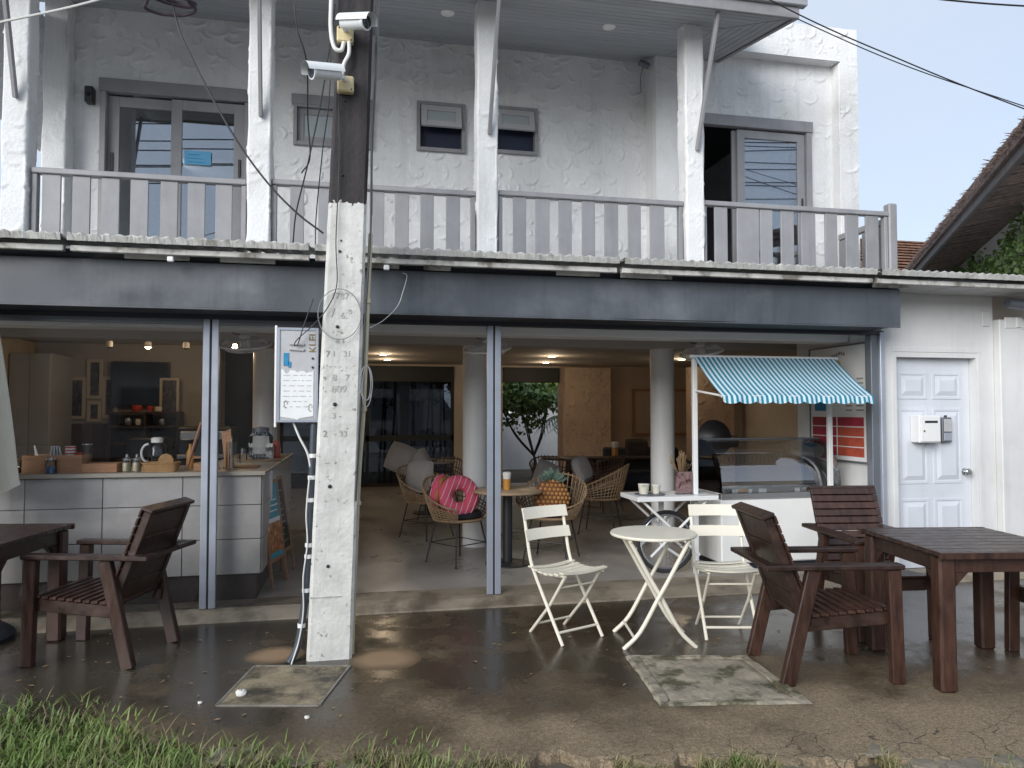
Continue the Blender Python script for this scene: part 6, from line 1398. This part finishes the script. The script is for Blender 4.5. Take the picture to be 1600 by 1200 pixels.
# local x runs away along the eave, local y points out towards the cafe
nh.location = (7.0, 0.48, -0.22); nh.rotation_euler = (0, 0, math.atan2(0.842, 0.5395))
MB().box(0.0, 7.0, -0.22, 0.0, 0.0, 4.12).build('wall', 'cream_wall', nh)
MB().box(-0.001, 0.2, -5.0, -0.221, 0.0, 4.12).build('wall', 'cream_wall', nh)
MB().box(-1.9, 7.4, 0.60, 0.66, 3.93, 4.10).build('eave_board', 'barge', nh, 0.01)
gr = random.Random(14); N_ = 96
for k in range(N_):
    x = -1.85+9.2*k/N_
    MB().beam((x, 0.60, 3.985+gr.uniform(-0.012, 0.012)), (x+gr.uniform(-0.02, 0.02), -0.05, 4.075), 0.085, 0.03, (0, 0, 1)).build('thatch_row', 'thatch', nh, 0.004)
MB().add([(-2.0, 0.70, 4.03), (7.5, 0.70, 4.03), (7.5, -3.0, 4.55), (-2.0, -3.0, 4.55), (-2.0, 0.72, 4.15), (7.5, 0.72, 4.15), (7.5, -3.0, 4.67), (-2.0, -3.0, 4.67)],
         [(0,1,2,3), (7,6,5,4), (0,4,5,1), (1,5,6,2), (2,6,7,3), (3,7,4,0)]).build('thatch', 'thatch', nh)
q = MB()
for k in range(900):
    p = Vector((gr.uniform(-2, 7.5), 0.70+gr.uniform(-0.03, 0.03), 4.06+gr.uniform(0, 0.09))); d = Vector((gr.uniform(-0.04, 0.04), gr.uniform(0.01, 0.07), gr.uniform(-0.05, 0.015)))
    q.tube([p, p+d], [0.008, 0.002], 4)
q.build('thatch_ends', 'thatch', nh, fix=False)
# creeper on that wall
iv = thing('creeper', 'green creeper climbing the cream wall under the thatch', 'creeper', (7.0, 0.48, 0)); iv.rotation_euler = nh.rotation_euler
g = np.random.default_rng(9); cs = []; st = MB()
for k in range(24):
    p0 = Vector((0.15+0.22*k, 0.02, 2.55+0.02*k)); p1 = p0+Vector((-0.25+0.12*g.normal(), 0.03, max(0.15, 0.95-0.012*k)+0.12*g.normal())); pm = (p0+p1)/2+Vector((0.12*g.normal(), 0.03, 0)); P_ = bez([p0, pm, p1], 10); st.tube(P_, 0.006, 4)
    for p in P_:
        for _ in range(9): cs.append(p+Vector((g.normal(0, 0.08), abs(g.normal(0.03, 0.03)), g.normal(0, 0.07))))
st.build('stems', 'bark', iv, fix=False); leaves_mesh(cs, 0.05, 'leaves', 'leaf_ivy', 12, iv, 1.4, 0.3)
# roof of a far house
fh = thing('distant_house', 'distant house with orange-brown tiled roof behind the railing end', 'house', (12.5, 9, 0), world=True)
MB().box(10.6, 14.5, 7.6, 11, 0, 4.2).build('wall', 'cream_wall', fh)
MB().add([(10.3, 7.2, 4.25), (14.8, 7.2, 4.25), (14.8, 9.3, 5.5), (10.3, 9.3, 5.5), (10.3, 11.4, 4.25), (14.8, 11.4, 4.25), (10.3, 7.2, 4.15), (14.8, 7.2, 4.15), (10.3, 11.4, 4.15), (14.8, 11.4, 4.15)], [(0, 1, 2, 3), (3, 2, 5, 4), (6, 7, 1, 0), (4, 5, 9, 8), (6, 0, 3, 4, 8), (1, 7, 9, 5, 2), (6, 8, 9, 7)]).build('roof', 'roof_tile', fh)
for k in range(12):
    f_ = k/12
    for j in range(10):
        x = 10.35+j*0.28; MB().box(x, x+0.26, 7.2+2.1*f_-0.02, 7.2+2.1*(f_+1/12), 4.30+1.25*f_, 4.33+1.25*f_).build('roof_tile', 'roof_tile', fh)
# ---------------------------------------------------------------- grass
def blades(name, n, region, hmin, hmax, m_, seed, label, wide=0.0045):
    g = np.random.default_rng(seed); v = []; f = []; c_ = 0
    while c_ < n:
        x, y, keep = region(g)
        if not keep: continue
        c_ += 1; h_ = g.uniform(hmin, hmax); a = g.uniform(0, 2*PI); ln = g.uniform(0.2, 1.2)*h_; w_ = wide*g.uniform(0.6, 1.4)
        dx, dy = math.cos(a), math.sin(a); sx_, sy_ = -dy*w_, dx*w_; z0 = -0.045; k = len(v)
        for s in (0, 0.4, 0.75):
            ox, oy, oz = dx*ln*s*s, dy*ln*s*s, z0+h_*s*(1-0.25*s*ln/h_); t_ = 1-s*0.55
            v += [(x+ox-sx_*t_, y+oy-sy_*t_, oz), (x+ox+sx_*t_, y+oy+sy_*t_, oz)]
        v.append((x+dx*ln, y+dy*ln, z0+h_*(1-0.25*ln/h_)))
        f += [(k, k+1, k+3, k+2), (k+2, k+3, k+5, k+4), (k+4, k+5, k+6)]
    mb = MB(); mb.v = v; mb.f = f; o = mb.build(name, m_, fix=False); return tag(o, label, 'grass', kind='stuff')
def reg_lawn(g):
    x = g.uniform(-3.2, 0.9); y = g.uniform(-4.0, -1.3); e_ = front_edge(x)
    lim = e_-0.01+0.10*math.sin(x*3.1)+g.normal(0, 0.11); dens = 1.0 if x < -0.55 else max(0.0, 1-(x+0.55)/1.2)
    return x, y, (y < lim) and g.random() < dens
def reg_edge(g):
    x = g.uniform(-0.6, 4.5); y = front_edge(x)-abs(g.normal(0.06, 0.14)); cl = math.sin(x*5.3)+math.sin(x*11.7+1.0)+0.6*math.sin(x*23)
    return x, y, cl > (-0.2 if x < 1.3 else 0.7)
blades('grass', 24000, reg_lawn, 0.035, 0.125, 'grass_blade', 1, 'green grass growing over the left front corner of the forecourt')
blades('dry_grass', 6500, reg_lawn, 0.04, 0.16, 'grass_dry', 2, 'dry straw-coloured blades among the green grass', 0.003)
blades('edge_grass', 5000, reg_edge, 0.025, 0.09, 'grass_dry', 3, 'sparse yellowish grass along the broken front edge of the forecourt', 0.0035)

# ---------------------------------------------------------------- the other side of the street (mirrored in the glass)
oh = thing('row_across_street', 'plain row of shops across the street, seen only mirrored in the glass', 'building', (0, -22, 0), world=True)
MB().box(-26, 26, -25, -20, 0, 4.6).build('wall', 'cream_wall', oh); MB().box(-26.2, 26.2, -25.2, -19.7, 4.602, 4.72).build('roof', 'roof_dark', oh)
for k in range(12):
    x = -24+k*4.1
    w_ = rect_frame(MB(), x, x+1.4, 0.9, 2.3, -20.0, -19.95, 0.08).build('window', 'grey_paint', oh); MB().box(x+0.07, x+1.33, -19.99, -19.97, 0.97, 2.23).build('pane', 'screen', w_)
    MB().box(x+2.1, x+3.0, -20.0, -19.96, 0.0, 2.1).build('door', 'grey_paint', oh)
# fallen leaves and grit on the wet forecourt
g = np.random.default_rng(77); v = []; f = []
for k in range(170):
    x = g.uniform(-2.2, 4.2); y = g.uniform(front_edge(x)+0.05, -0.3); L_ = g.uniform(0.006, 0.022); a = g.uniform(0, 6.28); w_ = L_*g.uniform(0.3, 0.6); i = len(v)
    dx, dy = math.cos(a), math.sin(a); z = 0.003
    v += [(x-dx*L_, y-dy*L_, z), (x-dy*w_, y+dx*w_, z+0.004), (x+dx*L_, y+dy*L_, z+0.002), (x+dy*w_, y-dx*w_, z+0.003)]; f.append((i, i+1, i+2, i+3))
mb = MB(); mb.v = v; mb.f = f; tag(mb.build('leaf_litter', 'dried', fix=False), 'scattered bits of dead leaf on the wet forecourt', 'litter', kind='stuff')
